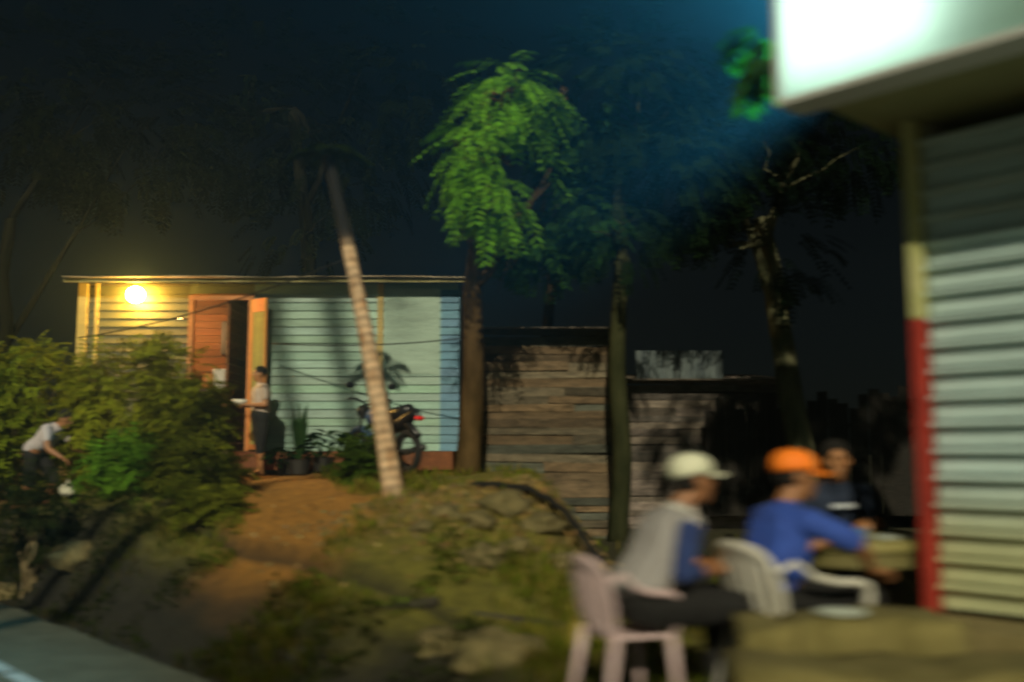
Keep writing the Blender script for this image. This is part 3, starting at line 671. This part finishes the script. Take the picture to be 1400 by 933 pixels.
# ------------------------------------------------------------------ people
def evalmesh(o):
    dg=bpy.context.evaluated_depsgraph_get(); me=bpy.data.meshes.new_from_object(o.evaluated_get(dg)); return me
def blob(name,parts,m,parent,voxel=.008,it=3,wr=0,wsize=.09,seed=0):
    b=MB()
    for p in parts:
        if p[0]=='e': b.ball(p[1],p[2],16,p[3] if len(p)>3 else None)
        else:
            a,ra,c,rc=p; a=Vector(a);c=Vector(c); b.ball(a,ra,14); b.ball(c,rc,14)
            if (a-c).length>1e-4: b.tube([a,c],[ra,rc],14)
    me=bpy.data.meshes.new(name); me.from_pydata(b.v,[],b.f); bm=bmesh.new(); bm.from_mesh(me); bmesh.ops.remove_doubles(bm,verts=bm.verts,dist=1e-6); bmesh.ops.recalc_face_normals(bm,faces=bm.faces); bm.to_mesh(me); bm.free()
    o=bpy.data.objects.new(name,me); COL.objects.link(o)
    r=o.modifiers.new('r','REMESH'); r.mode='VOXEL'; r.voxel_size=voxel
    s=o.modifiers.new('s','SMOOTH'); s.factor=.5; s.iterations=it
    if wr:
        t=bpy.data.textures.new('cloth','CLOUDS'); t.noise_scale=wsize; t.noise_depth=2
        d=o.modifiers.new('d','DISPLACE'); d.texture=t; d.strength=wr; d.mid_level=.5; d.texture_coords='LOCAL'
    me2=evalmesh(o); o.modifiers.clear(); o.data=me2; me2.name=name
    for p in me2.polygons: p.use_smooth=True
    me2.materials.clear(); me2.materials.append(m)
    if parent: o.parent=parent
    return o
SKIN=mat('skin',(.27,.12,.05),(.33,.15,.065),scale=9,rough=.5); SKIN2=mat('skin_dark',(.32,.14,.055),(.38,.18,.07),scale=9,rough=.5)
HAIR=mat('hair',(.006,.005,.004),rough=1)
def hand_parts(w,d,up,k=1.0,curl=.9,side=1):
    """palm + four fingers + thumb starting at wrist w, pointing along d; up = back of hand"""
    d=d.normalized(); up=(up-d*up.dot(d)).normalized(); sd=d.cross(up)*side; P=[]
    pc=w+d*.05*k; 
    for q in (-.028,-.009,.010,.029): P.append((w+d*.012*k+sd*q*.6*k,.015*k,w+d*.085*k+sd*q*k,.0125*k))
    for i,(q,L) in enumerate(((-.032,.058),(-.011,.075),(.011,.080),(.032,.070))):
        a=w+d*.088*k+sd*q*k; d1=(d*math.cos(curl*.6)-up*math.sin(curl*.6)); b=a+d1*L*.45*k; d2=(d*math.cos(curl*1.4)-up*math.sin(curl*1.4)); c=b+d2*L*.32*k; d3=(d*math.cos(curl*2.0)-up*math.sin(curl*2.0)); e=c+d3*L*.23*k
        P+=[(a,.0095*k,b,.009*k),(b,.009*k,c,.008*k),(c,.008*k,e,.0068*k)]
    a=w+d*.03*k+sd*.03*k; b=a+(d*.6+sd*.7-up*.3).normalized()*.04*k; c=b+(d*.9+sd*.1-up*.5).normalized()*.033*k
    P+=[(a,.014*k,b,.011*k),(b,.011*k,c,.0085*k)]
    return P
def person(label,loc,rz,J,shirt,trouser,skin=SKIN,k=1.0,voxel=.0075,sleeve=.55,leg=1.0,cap=None,hair=True,look=0,tilt=0,shoes=None,collar=None,girth=1.0,sleeve_mat=None,group=None):
    """J: joints in metres, +X forward, +Y left; returns the body mesh, its clothes are children"""
    V={a:Vector(b) for a,b in J.items()}; G=girth
    pel,che,nk,hd=V['pelvis'],V['chest'],V['neck'],V['head']
    Rh=Matrix.Rotation(look,4,'Z')@Matrix.Rotation(tilt,4,'Y'); R3=Rh.to_3x3()
    def h(x,y,z): return hd+R3@Vector((x,y,z))*k
    P=[]
    for sg,s in ((1,'L'),(-1,'R')):
        P.append((pel+Vector((0,sg*.07*k,0)),.095*k*G,che+Vector((0,sg*.065*k,0)),.10*k*G))
        sh,el,wr=V['sh'+s],V['el'+s],V['wr'+s]
        P+= [(che+Vector((0,sg*.06*k,.04*k)),.075*k,sh,.052*k),(sh,.05*k,el,.038*k),(el,.038*k,el.lerp(wr,.3),.04*k),(el.lerp(wr,.3),.04*k,wr,.024*k)]
        hdir=V.get('hand'+s,wr-el); P+=hand_parts(wr,hdir,V.get('up'+s,Vector((0,0,1))),k,side=sg)
        hp_,kn,an=V['hip'+s],V['kn'+s],V['an'+s]
        P+= [(hp_,.088*k*G,kn,.058*k),(kn,.056*k,kn.lerp(an,.3),.056*k),(kn.lerp(an,.3),.056*k,an,.034*k)]
        ft=V.get('toe'+s,an+Vector((.17*k,0,-.05*k)))
        P+= [(an+Vector((-.03,0,-.035))*k,.034*k,ft,.026*k),(an,.033*k,ft+Vector((-.03*k,0,.005*k)),.028*k)]
    P+=[(che+Vector((0,0,.03*k)),.085*k,nk,.055*k),(nk,.054*k,hd+Vector((-.01,0,-.06))*k,.052*k)]
    P+=[('e',h(-.012,0,.025),(.098*k,.077*k,.098*k),Rh),('e',h(.02,0,-.035),(.07*k,.058*k,.078*k),Rh),
        (h(.085,0,.018),.010*k,h(.108,0,-.022),.014*k),('e',h(.100,.0,-.026),(.012*k,.018*k,.009*k),Rh),
        (h(.082,-.035,.035),.012*k,h(.082,.035,.035),.012*k),(h(.084,-.018,-.060),.0095*k,h(.084,.018,-.060),.0095*k),(h(.080,-.016,-.071),.009*k,h(.080,.016,-.071),.009*k),('e',h(.062,0,-.098),(.024*k,.024*k,.018*k),Rh)]
    for sg in (-1,1): P+=[('e',h(-.004,sg*.078,-.004),(.018*k,.009*k,.032*k),Rh),('e',h(.055,sg*.04,-.018),(.025*k,.022*k,.02*k),Rh)]
    B=blob('person',P,skin,None,voxel,2); B.location=loc; B.rotation_euler=(0,0,rz); tag(B,label,'person',group)
    # eyes
    for sg in (-1,1): e=MB(); e.ball(h(.081,sg*.031,.012),.0105*k,10); e.build('eye',mat('eye_mat',(.05,.04,.03),rough=.2),B,smooth=True)
    S=[]
    for sg,s in ((1,'L'),(-1,'R')):
        sh,el,wr=V['sh'+s],V['el'+s],V['wr'+s]
        S.append((pel+Vector((-.01,sg*.07*k,.07*k)),.104*k*G,pel.lerp(che,.5)+Vector((0,sg*.07*k,0)),.110*k*G)); S.append((pel.lerp(che,.5)+Vector((0,sg*.07*k,0)),.110*k*G,che+Vector((0,sg*.07*k,0)),.113*k*G))
        S.append((che+Vector((0,sg*.06*k,.045*k)),.088*k,sh,.064*k))
    SL=[]
    for sg,s in ((1,'L'),(-1,'R')):
        sh,el,wr=V['sh'+s],V['el'+s],V['wr'+s]
        if sleeve<=1: SL.append((sh,.064*k,sh.lerp(el,sleeve),.058*k))
        else: SL+= [(sh,.063*k,el,.052*k),(el,.052*k,el.lerp(wr,sleeve-1),.038*k)]
    S.append((che+Vector((0,0,.05*k)),.095*k,nk+Vector((0,0,-.02*k)),.066*k))
    if sleeve_mat: blob('shirt',S,shirt,B,voxel*1.1,3,.016*k); [blob('sleeve',q,sleeve_mat,B,voxel*1.1,3,.014*k) for q in (SL[:len(SL)//2],SL[len(SL)//2:])]
    else: blob('shirt',S+SL,shirt,B,voxel*1.1,3,.016*k)
    T=[]
    for sg,s in ((1,'L'),(-1,'R')):
        hp_,kn,an=V['hip'+s],V['kn'+s],V['an'+s]
        T.append((pel+Vector((0,sg*.06*k,.0*k)),.116*k*G,hp_,.105*k*G))
        if leg<=1: T.append((hp_,.103*k*G,hp_.lerp(kn,leg),.083*k))
        else: T+= [(hp_,.103*k*G,kn,.078*k),(kn,.076*k,kn.lerp(an,leg-1),.058*k)]
    blob('trousers',T,trouser,B,voxel*1.1,3,.014*k)
    if collar:
        c=MB(); 
        c.tube([nk+Vector((.062*math.cos(a),.066*math.sin(a),-.012-.02*math.cos(a)))*k for a in [i*2*math.pi/20 for i in range(21)]],.016*k,8); c.build('collar',collar,B,smooth=True)
    if cap:
        b=MB(); prof=[(.108,-.0),(.110,.02),(.104,.05),(.086,.078),(.055,.096),(.02,.103),(.001,.104)]
        vs=[];fs=[]; n=28
        for r,z in prof:
            for j in range(n):
                a=2*math.pi*j/n; vs.append(h(-.012+r*1.05*math.cos(a),r*.90*math.sin(a),.035+z+(-.022 if z==0 and math.cos(a)<0 else 0)*abs(math.cos(a))))
        for i in range(len(prof)-1):
            for j in range(n): q=(j+1)%n; fs.append((i*n+j,i*n+q,(i+1)*n+q,(i+1)*n+j))
        b.add(vs,fs); cp=b.build('cap',cap,B,smooth=True); md=cp.modifiers.new('t','SOLIDIFY'); md.thickness=.006*k
        b=MB(); vs=[];fs=[]; n=14
        for i in range(n+1):
            a=R(-62)+R(124)*i/n
            for rr in (0,.5,1):
                x=-.012+.113*math.cos(a)+rr*.085*math.cos(a*.55); y=.098*math.sin(a)*(1-.08*rr); z=.040-.012*rr-(y*y)*1.8
                vs.append(h(x,y,z))
        for i in range(n):
            for q in (0,1): a=i*3+q; fs.append((a,a+1,a+4,a+3))
        b.add(vs,fs); br=b.build('brim',cap,cp,smooth=True); md=br.modifiers.new('t','SOLIDIFY'); md.thickness=.005*k
        if hair: blob('hair',[('e',h(-.025,0,.008),(.092*k,.081*k,.075*k),Rh)],HAIR,B,voxel,2)
    elif hair: blob('hair',[('e',h(-.022,0,.044),(.102*k,.088*k,.094*k),Rh)],HAIR,B,voxel,2,.006,.03)
    if shoes:
        for s in 'LR':
            an=V['an'+s]; ft=V.get('toe'+s,an+Vector((.17*k,0,-.05*k)))
            blob('shoe',[(an+Vector((-.035,0,-.035))*k,.042*k,ft,.036*k),(an+Vector((0,0,.0)),.042*k,ft+Vector((-.04*k,0,.01)),.034*k)],shoes,B,voxel,2)
    return B
def sit(lean=.12,arms=None,seat=.44,spread=.12,hx_=.0):
    J=dict(pelvis=(hx_-.06,0,seat+.09),chest=(hx_-.02+lean*.8,0,seat+.40),neck=(hx_+.0+lean*1.15,0,seat+.53),head=(hx_+.05+lean*1.35,0,seat+.665),
     shL=(hx_-.0+lean*.95,.185,seat+.455),shR=(hx_-.0+lean*.95,-.185,seat+.455),
     hipL=(hx_-.02,.085,seat+.07),hipR=(hx_-.02,-.085,seat+.07),knL=(hx_+.41,spread+.04,seat+.06),knR=(hx_+.41,-spread-.04,seat+.06),
     anL=(hx_+.40,spread+.03,.075),anR=(hx_+.40,-spread-.03,.075))
    if arms: J.update(arms)
    return J
# 1: man with white cap on the pink chair, facing right
DARK=mat('dark_cloth',(.004,.004,.004),(.007,.007,.007),scale=20,rough=.9)
h1=at(948,668,5.0); g1=gz(.7,5.0)
x1=at(893,0,5.0).x; ZG=.27
chair('pink plastic armchair under the man in the pale cap',(x1-.19,4.98,ZG),R(22),PINK).scale=(.72,.78,.88)
J=sit(lean=.13,seat=.43,arms=dict(elL=(.08,.27,.68),wrL=(.31,.10,.68),elR=(.04,-.27,.67),wrR=(.31,-.07,.655),handL=(1,-.6,.0),handR=(1,.6,.1)))
person('man in a pale cap and grey shirt with blue sleeves seated on the pink chair',(x1-.05,5.0,ZG),R(14),J,mat('grey_shirt',(.26,.25,.25),(.34,.33,.33),scale=7,rough=.9),DARK,cap=mat('pale_cap',(.60,.63,.46),(.76,.77,.60),scale=9,rough=.8),sleeve=1.5,leg=1.9,girth=1.15,tilt=R(-2),shoes=DARK,collar=mat('white_collar',(.55,.55,.5),rough=.8),sleeve_mat=mat('navy_sleeve',(.015,.03,.12),(.02,.045,.16),scale=9,rough=.9))
mb=MB(); mb.lathe([(.028,0),(.032,.005),(.038,.10),(.036,.10),(.03,.008)],n=16); o=mb.build('cup',mat('amber_cup',(.45,.19,.04),rough=.35),smooth=True); o.location=Vector((x1-.06,5.0,ZG))+Vector((.385,.10,.64)); tag(o,'amber cup held between the hands of the man in the pale cap','cup')
# 2: man with orange cap, blue shirt on white chair, facing the table
x2=at(1062,0,5.02).x; rz2=R(20)
chair('cream plastic armchair with its back to the man in the pale cap',(x2-.02,5.0,ZG+.03),rz2,WHT).scale=(1,1,.92)
J=sit(lean=.05,seat=.42,arms=dict(elL=(.18,.26,.66),wrL=(.42,.16,.74),elR=(.25,-.29,.78),wrR=(.43,-.17,.62),handL=(1,-.2,.0),handR=(1,.2,.0)))
person('man in an orange cap and blue shirt seated in the cream chair',(x2-.08,5.02,ZG+.03),rz2,J,mat('blue_shirt',(.02,.055,.30),(.03,.085,.42),scale=7,rough=.85),DARK,cap=mat('orange_cap',(.95,.20,.01),(1,.27,.015),scale=9,rough=.7),sleeve=.9,leg=1.9,look=R(-22),tilt=R(4),shoes=DARK,girth=1.05)
# 3: man facing the camera behind the table
x3=at(1110,0,6.45).x; z3=.33
chair('dark olive plastic armchair under the man facing the road',(x3+.06,6.55,z3),R(-95),BRN)
J=sit(lean=.10,seat=.46,arms=dict(elL=(.16,.25,.72),wrL=(.40,.13,.76),elR=(.16,-.25,.72),wrR=(.40,-.13,.76),handL=(1,-.3,0),handR=(1,.3,0)))
p3=person('man in a dark navy shirt facing the road behind the round table',(x3+.03,6.5,z3),R(-97),J,mat('navy_shirt',(.010,.018,.040),(.016,.028,.06),scale=7,rough=.9),DARK,skin=SKIN2,sleeve=.8,leg=1.9,shoes=DARK)
st_=MB(); st_.box((.222,.03,.845),(.006,.15,.022),Matrix.Rotation(R(2),4,'X')); st_.build('chest_stripe',mat('white_print',(.5,.55,.6),rough=.8),p3)
# table
tx,ty=1.92,5.68; TZ=.32; Tb=thing('round_table','round table with a thick olive rim between the seated men and the red post','table',(tx,ty,TZ))
OL=mat('olive_wood',(.20,.18,.05),(.30,.27,.10),scale=7,rough=.7,bump=.2)
b=MB(); b.lathe([(.0,.66),(.39,.66),(.415,.665),(.42,.70),(.415,.715),(.39,.72),(0,.72)],n=40); b.build('table_top',OL,Tb,bevel=0)
b=MB(); b.lathe([(.375,.58),(.39,.58),(.39,.66),(.375,.66)],n=40); b.build('apron',mat('olive_dark',(.12,.11,.03),(.16,.14,.05),scale=7,rough=.8),Tb)
for k in range(4): b=MB(); a=k*math.pi/2+.78; b.tube([(.30*math.cos(a),.30*math.sin(a),.60),(.32*math.cos(a),.32*math.sin(a),0)],[.03,.022],8); b.build('leg',MATS['olive_dark'],Tb,smooth=True)
b=MB(); b.box((0,0,.03),(.17,.10,.06)); o=b.build('yellow_carton',mat('yellow_carton',(.62,.52,.08),(.5,.42,.06),scale=12,rough=.7),bevel=.004); o.location=(tx-.16,ty-.22,TZ+.721); o.rotation_euler=(0,0,.15); tag(o,'small yellow carton on the round table','carton')
b=MB(); b.box((0,0,.004),(.26,.18,.008),jit=.002); o=b.build('paper_sheet',mat('paper',(.42,.5,.46),(.5,.55,.5),scale=12,rough=.8)); o.location=(tx+.16,ty-.12,TZ+.721); o.rotation_euler=(0,0,.3); tag(o,'pale sheet of paper on the round table near the post','paper')
b=MB(); b.lathe([(.03,0),(.055,.012),(.075,.04),(.072,.04),(.05,.015),(0,.01)],n=20); o=b.build('bowl',mat('blue_bowl',(.10,.22,.30),rough=.4),smooth=True); o.location=(tx+.0,ty-.02,TZ+.721); tag(o,'small blue bowl in the middle of the round table','bowl')
b=MB(); b.tube([(0,0,0),(0,0,.13),(0,0,.16),(0,0,.2)],[.03,.03,.014,.013],14); o=b.build('bottle',mat('cyan_plastic',(.25,.55,.6),rough=.2),smooth=True); p=at(985,790,4.95); o.location=(p.x+.02,5.28,ZG+.43); 
bpy.data.objects.remove(o)

# 4: standing person by the hut
g4=at(371,0,14.15); z4=gz(g4.x,14.2)
kk=.90
def K(d,k): return {a:tuple(q*k for q in v) for a,v in d.items()}
J=K(dict(pelvis=(0,0,.95),chest=(.0,0,1.30),neck=(.02,0,1.45),head=(.04,0,1.60),shL=(0,.185,1.38),shR=(0,-.185,1.38),elL=(.0,.27,1.10),wrL=(.22,.12,1.10),elR=(-.02,-.27,1.10),wrR=(.21,-.12,1.10),
    hipL=(0,.09,.90),hipR=(0,-.09,.90),knL=(.02,.11,.48),knR=(-.02,-.10,.48),anL=(0,.12,.07),anR=(-.04,-.10,.07),handL=(1,-.7,.0),handR=(1,.7,.0)),kk)
person('person in a grey shirt and dark shorts standing at the hut door holding a bowl',(g4.x,14.2,z4),R(-150),J,mat('grey_tee',(.42,.34,.28),(.5,.42,.35),scale=7,rough=.9),DARK,skin=SKIN2,girth=1.25,k=kk,voxel=.011,sleeve=.6,leg=1.3)
b=MB(); b.lathe([(.05,0),(.09,.03),(.115,.09),(.11,.09),(.085,.035),(0,.02)],n=24); o=b.build('bowl',MATS['white_plastic'],smooth=True)
M=Matrix.Rotation(R(-150),4,'Z'); q=M@Vector((.33*kk,0,1.11*kk)); o.location=(g4.x+q.x,14.2+q.y,z4+q.z-.02); tag(o,'white bowl held by the person standing at the hut door','bowl')
# 5: stooping person in the bushes
g5=at(90,0,12.25); z5=gz(g5.x,12.25); kk=.92
J=K(dict(pelvis=(-.10,0,.78),chest=(.13,0,1.05),neck=(.24,0,1.15),head=(.34,0,1.23),shL=(.18,.17,1.10),shR=(.18,-.17,1.10),elL=(.30,.22,.86),wrL=(.48,.16,.80),elR=(.26,-.22,.84),wrR=(.46,-.18,.72),
    hipL=(-.09,.09,.74),hipR=(-.09,-.09,.74),knL=(.14,.10,.42),knR=(-.08,-.10,.38),anL=(.02,.10,.07),anR=(-.28,-.10,.10)),kk)
person('person in a white shirt and dark shorts stooping among the bushes',(g5.x,12.25,z5),R(-14),J,mat('white_tee',(.42,.38,.40),(.5,.46,.46),scale=7,rough=.9),DARK,skin=SKIN,k=kk,voxel=.011,sleeve=.5,leg=.95,tilt=R(20))
b=MB(); b.ball((0,0,.08),(.10,.06,.09),14); b.tube([(-.03,0,.15),(0,0,.2),(.03,0,.15)],.008,6); o=b.build('bag',mat('bag_plastic',(.5,.5,.38),(.6,.6,.5),scale=9,rough=.5),smooth=True); o.location=(g5.x+.40,12.1,z5+.2); tag(o,'small pale plastic bag beside the stooping person','bag')

# ------------------------------------------------------------------ motorcycle
def moto(loc,rz):
    T=thing('motorcycle','black motorcycle with a red tail light parked behind the palm trunk','motorcycle',loc,rz)
    BK=mat('moto_black',(.012,.012,.014),rough=.35); BL=mat('moto_blue',(.05,.10,.22),rough=.35); GY=mat('moto_metal',(.12,.12,.12),rough=.35,metal=.8); RB=mat('rubber',(.01,.01,.01),rough=.9)
    for x in (-.62,.64):
        W=bpy.data.objects.new('wheel',None); COL.objects.link(W); W.parent=T; W.location=(x,0,.30)
        b=MB(); b.tube([(.25*math.cos(i*math.pi/16),0,.25*math.sin(i*math.pi/16)) for i in range(33)],.05,8,cap=False); b.build('tyre',RB,W,smooth=True)
        b=MB(); b.tube([(.20*math.cos(i*math.pi/16),0,.20*math.sin(i*math.pi/16)) for i in range(33)],.014,6,cap=False)
        for k in range(10): a=k*math.pi/5; b.tube([(0,.02,0),(.2*math.cos(a),0,.2*math.sin(a))],.004,4)
        b.tube([(0,-.04,0),(0,.04,0)],.04,12); b.build('rim',GY,W)
    b=MB(); b.ball((.08,0,.42),(.22,.12,.17),14); b.tube([(.0,0,.4),(-.3,0,.32),(-.62,0,.30)],.03,8); b.tube([(.1,-.13,.3),(-.2,-.15,.28),(-.75,-.16,.36)],[.02,.03,.045],10); b.build('engine',GY,T,smooth=True)
    b=MB(); b.ball((.20,0,.78),(.24,.12,.13),16); b.build('fuel_tank',BL,T,smooth=True)
    b=MB(); b.tube([(.05,0,.80),(-.15,0,.76),(-.45,0,.80),(-.66,0,.86)],[.09,.12,.11,.07],12,squash=1.0); b.build('seat',BK,T,smooth=True)
    b=MB(); b.tube([(-.2,0,.62),(-.5,0,.68),(-.78,0,.80),(-.9,0,.74)],[.1,.1,.07,.03],10); b.tube([(-.38+.3*math.cos(a),0,.30+.34*math.sin(a)) for a in [0,0]] if False else [(-.35,0,.6),(-.62,0,.66),(-.88,0,.5)],[.05,.06,.04],8); b.build('tail_fairing',BK,T,smooth=True)
    b=MB(); b.ball((-.885,0,.73),(.03,.075,.035),12); b.build('tail_light',mat('red_lens',(.8,.02,.02),rough=.2),T,smooth=True)
    b=MB()
    for s in (-1,1): b.tube([(.64,s*.07,.30),(.48,s*.07,.78),(.44,s*.06,.92)],.022,8)
    b.build('fork',GY,T); b=MB(); b.tube([(.36,-.34,1.02),(.40,-.2,1.03),(.45,0,.95),(.40,.2,1.03),(.36,.34,1.02)],.016,8); b.build('handlebar',BK,T,smooth=True)
    b=MB(); b.ball((.55,0,.86),(.09,.10,.10),14); b.build('headlight',BK,T,smooth=True)
    b=MB(); b.tube([(.64+.33*math.cos(a),0,.30+.33*math.sin(a)) for a in [R(20+i*15) for i in range(9)]],.05,6,squash=1.2); b.build('front_mudguard',BL,T,smooth=True)
    for s in (-1,1): b=MB(); b.tube([(.38,s*.26,1.02),(.36,s*.30,1.18)],.007,6); b.ball((.35,s*.33,1.21),(.02,.075,.045),12); b.build('mirror',BK,T,smooth=True)
    return T
mp_=at(533,0,13.5); moto((mp_.x,13.5,gz(mp_.x,13.5)),R(128))

# ------------------------------------------------------------------ potted plants by the hut
def pot_plant(label,px,Y,h,n,wid,seed,upright):
    x=at(px,0,Y).x; z=gz(x,Y); T=thing('potted_plant',label,'potted plant',(x,Y,z),0,'potted plants by the hut wall')
    b=MB(); b.lathe([(.09,0),(.13,.02),(.15,.2),(.16,.22),(.14,.22),(.12,.19),(0,.19)],n=20); b.build('pot',mat('pot_black',(.015,.014,.012),rough=.6),T)
    b=MB(); rs=random.Random(seed)
    for k in range(n):
        a=rs.uniform(0,6.28); sp=rs.uniform(.05,wid); e=Vector((math.cos(a)*sp,math.sin(a)*sp,.2+h*rs.uniform(.5,1)))
        b.cur=vary((.02,.05,.012),.3); 
        if upright: b.tube([(0,0,.18),e*.5+Vector((0,0,.12)),e],[.012,.03,.004],5,squash=.3)
        else:
            b.tube([(0,0,.18),e*.55+Vector((0,0,.1)),e],[.006,.005,.003],4)
            for q in range(4): b.leaf(e-Vector((0,0,.05*q)),Vector((math.cos(a+q-1.5),math.sin(a+q-1.5),-.2)),Vector((0,0,1)),.24,.10)
    b.build('leaves',LEAF,T)
pot_plant('tall narrow dark plant in a black pot by the hut wall',424,13.7,.80,26,.12,1,True)
pot_plant('broad leaved plant in a black pot right of the tall narrow one',456,13.8,.42,18,.34,2,False)
pot_plant('low leafy pot at the foot of the hut slab',408,13.9,.2,12,.22,3,False)

# ------------------------------------------------------------------ light and air
w=bpy.data.worlds.new('World'); SC.world=w; w.use_nodes=True; nt=w.node_tree; bg=nt.nodes['Background']
sky=nt.nodes.new('ShaderNodeTexSky'); sky.sky_type='NISHITA'; sky.sun_disc=False; sky.sun_elevation=R(28); sky.sun_rotation=R(180)
nt.links.new(sky.outputs[0],bg.inputs[0]); bg.inputs[1].default_value=.0005
SUND=Vector((.03,1,-math.tan(R(30))))
su=bpy.data.lights.new('sun','SUN'); su.energy=3.0; su.angle=R(.9); su.color=(1,.89,.62); so=bpy.data.objects.new('sun',su); COL.objects.link(so); so.rotation_euler=SUND.to_track_quat('-Z','Y').to_euler()
# cool floodlight added unseen behind the sign for the blue haze glow
fl=thing('added_light','cool floodlight hidden behind the sign, added for blue haze glow','added_light',(2.85,6.9,4.45))
b=MB(); b.box((0,0,0),(.10,.26,.2)); b.build('housing',MATS['black_plastic'],fl); b=MB(); b.tube([(.05,0,0),(.35,0,-.2),(.45,0,-1.15)],.025,8); b.build('bracket',MATS['moto_metal'],fl)
sp=bpy.data.lights.new('glow_spot','SPOT'); sp.energy=9000; sp.color=(.05,.33,.48); sp.spot_size=R(104); sp.spot_blend=.6; sp.shadow_soft_size=.1
spo=bpy.data.objects.new('glow_spot_source',sp); COL.objects.link(spo); spo.parent=fl; spo.location=(-.12,0,0); spo.rotation_euler=Vector((-1,-.22,.10)).to_track_quat('-Z','Y').to_euler()

hz_=MB(); hz_.box((0,14,4.0),(60,60,12)); 
vm=bpy.data.materials.new('haze'); vm.use_nodes=True; nt=vm.node_tree; nt.nodes.remove(nt.nodes['Principled BSDF']); pv=nt.nodes.new('ShaderNodeVolumePrincipled')
pv.inputs['Color'].default_value=(.55,.85,1,1); pv.inputs['Density'].default_value=.005; pv.inputs['Anisotropy'].default_value=.78; nt.links.new(pv.outputs[0],nt.nodes['Material Output'].inputs['Volume'])
hz=hz_.build('haze',vm); kind(hz,'stuff')

SC.render.engine='CYCLES'; cy=SC.cycles; cy.use_denoising=True; cy.max_bounces=5; cy.diffuse_bounces=2; cy.glossy_bounces=2; cy.transmission_bounces=3; cy.volume_bounces=0; cy.transparent_max_bounces=4
cy.use_adaptive_sampling=True; cy.adaptive_threshold=.02; cy.sample_clamp_indirect=4
vs_=SC.view_settings; vs_.view_transform='Standard'; vs_.look='None'; vs_.exposure=.12; vs_.gamma=1
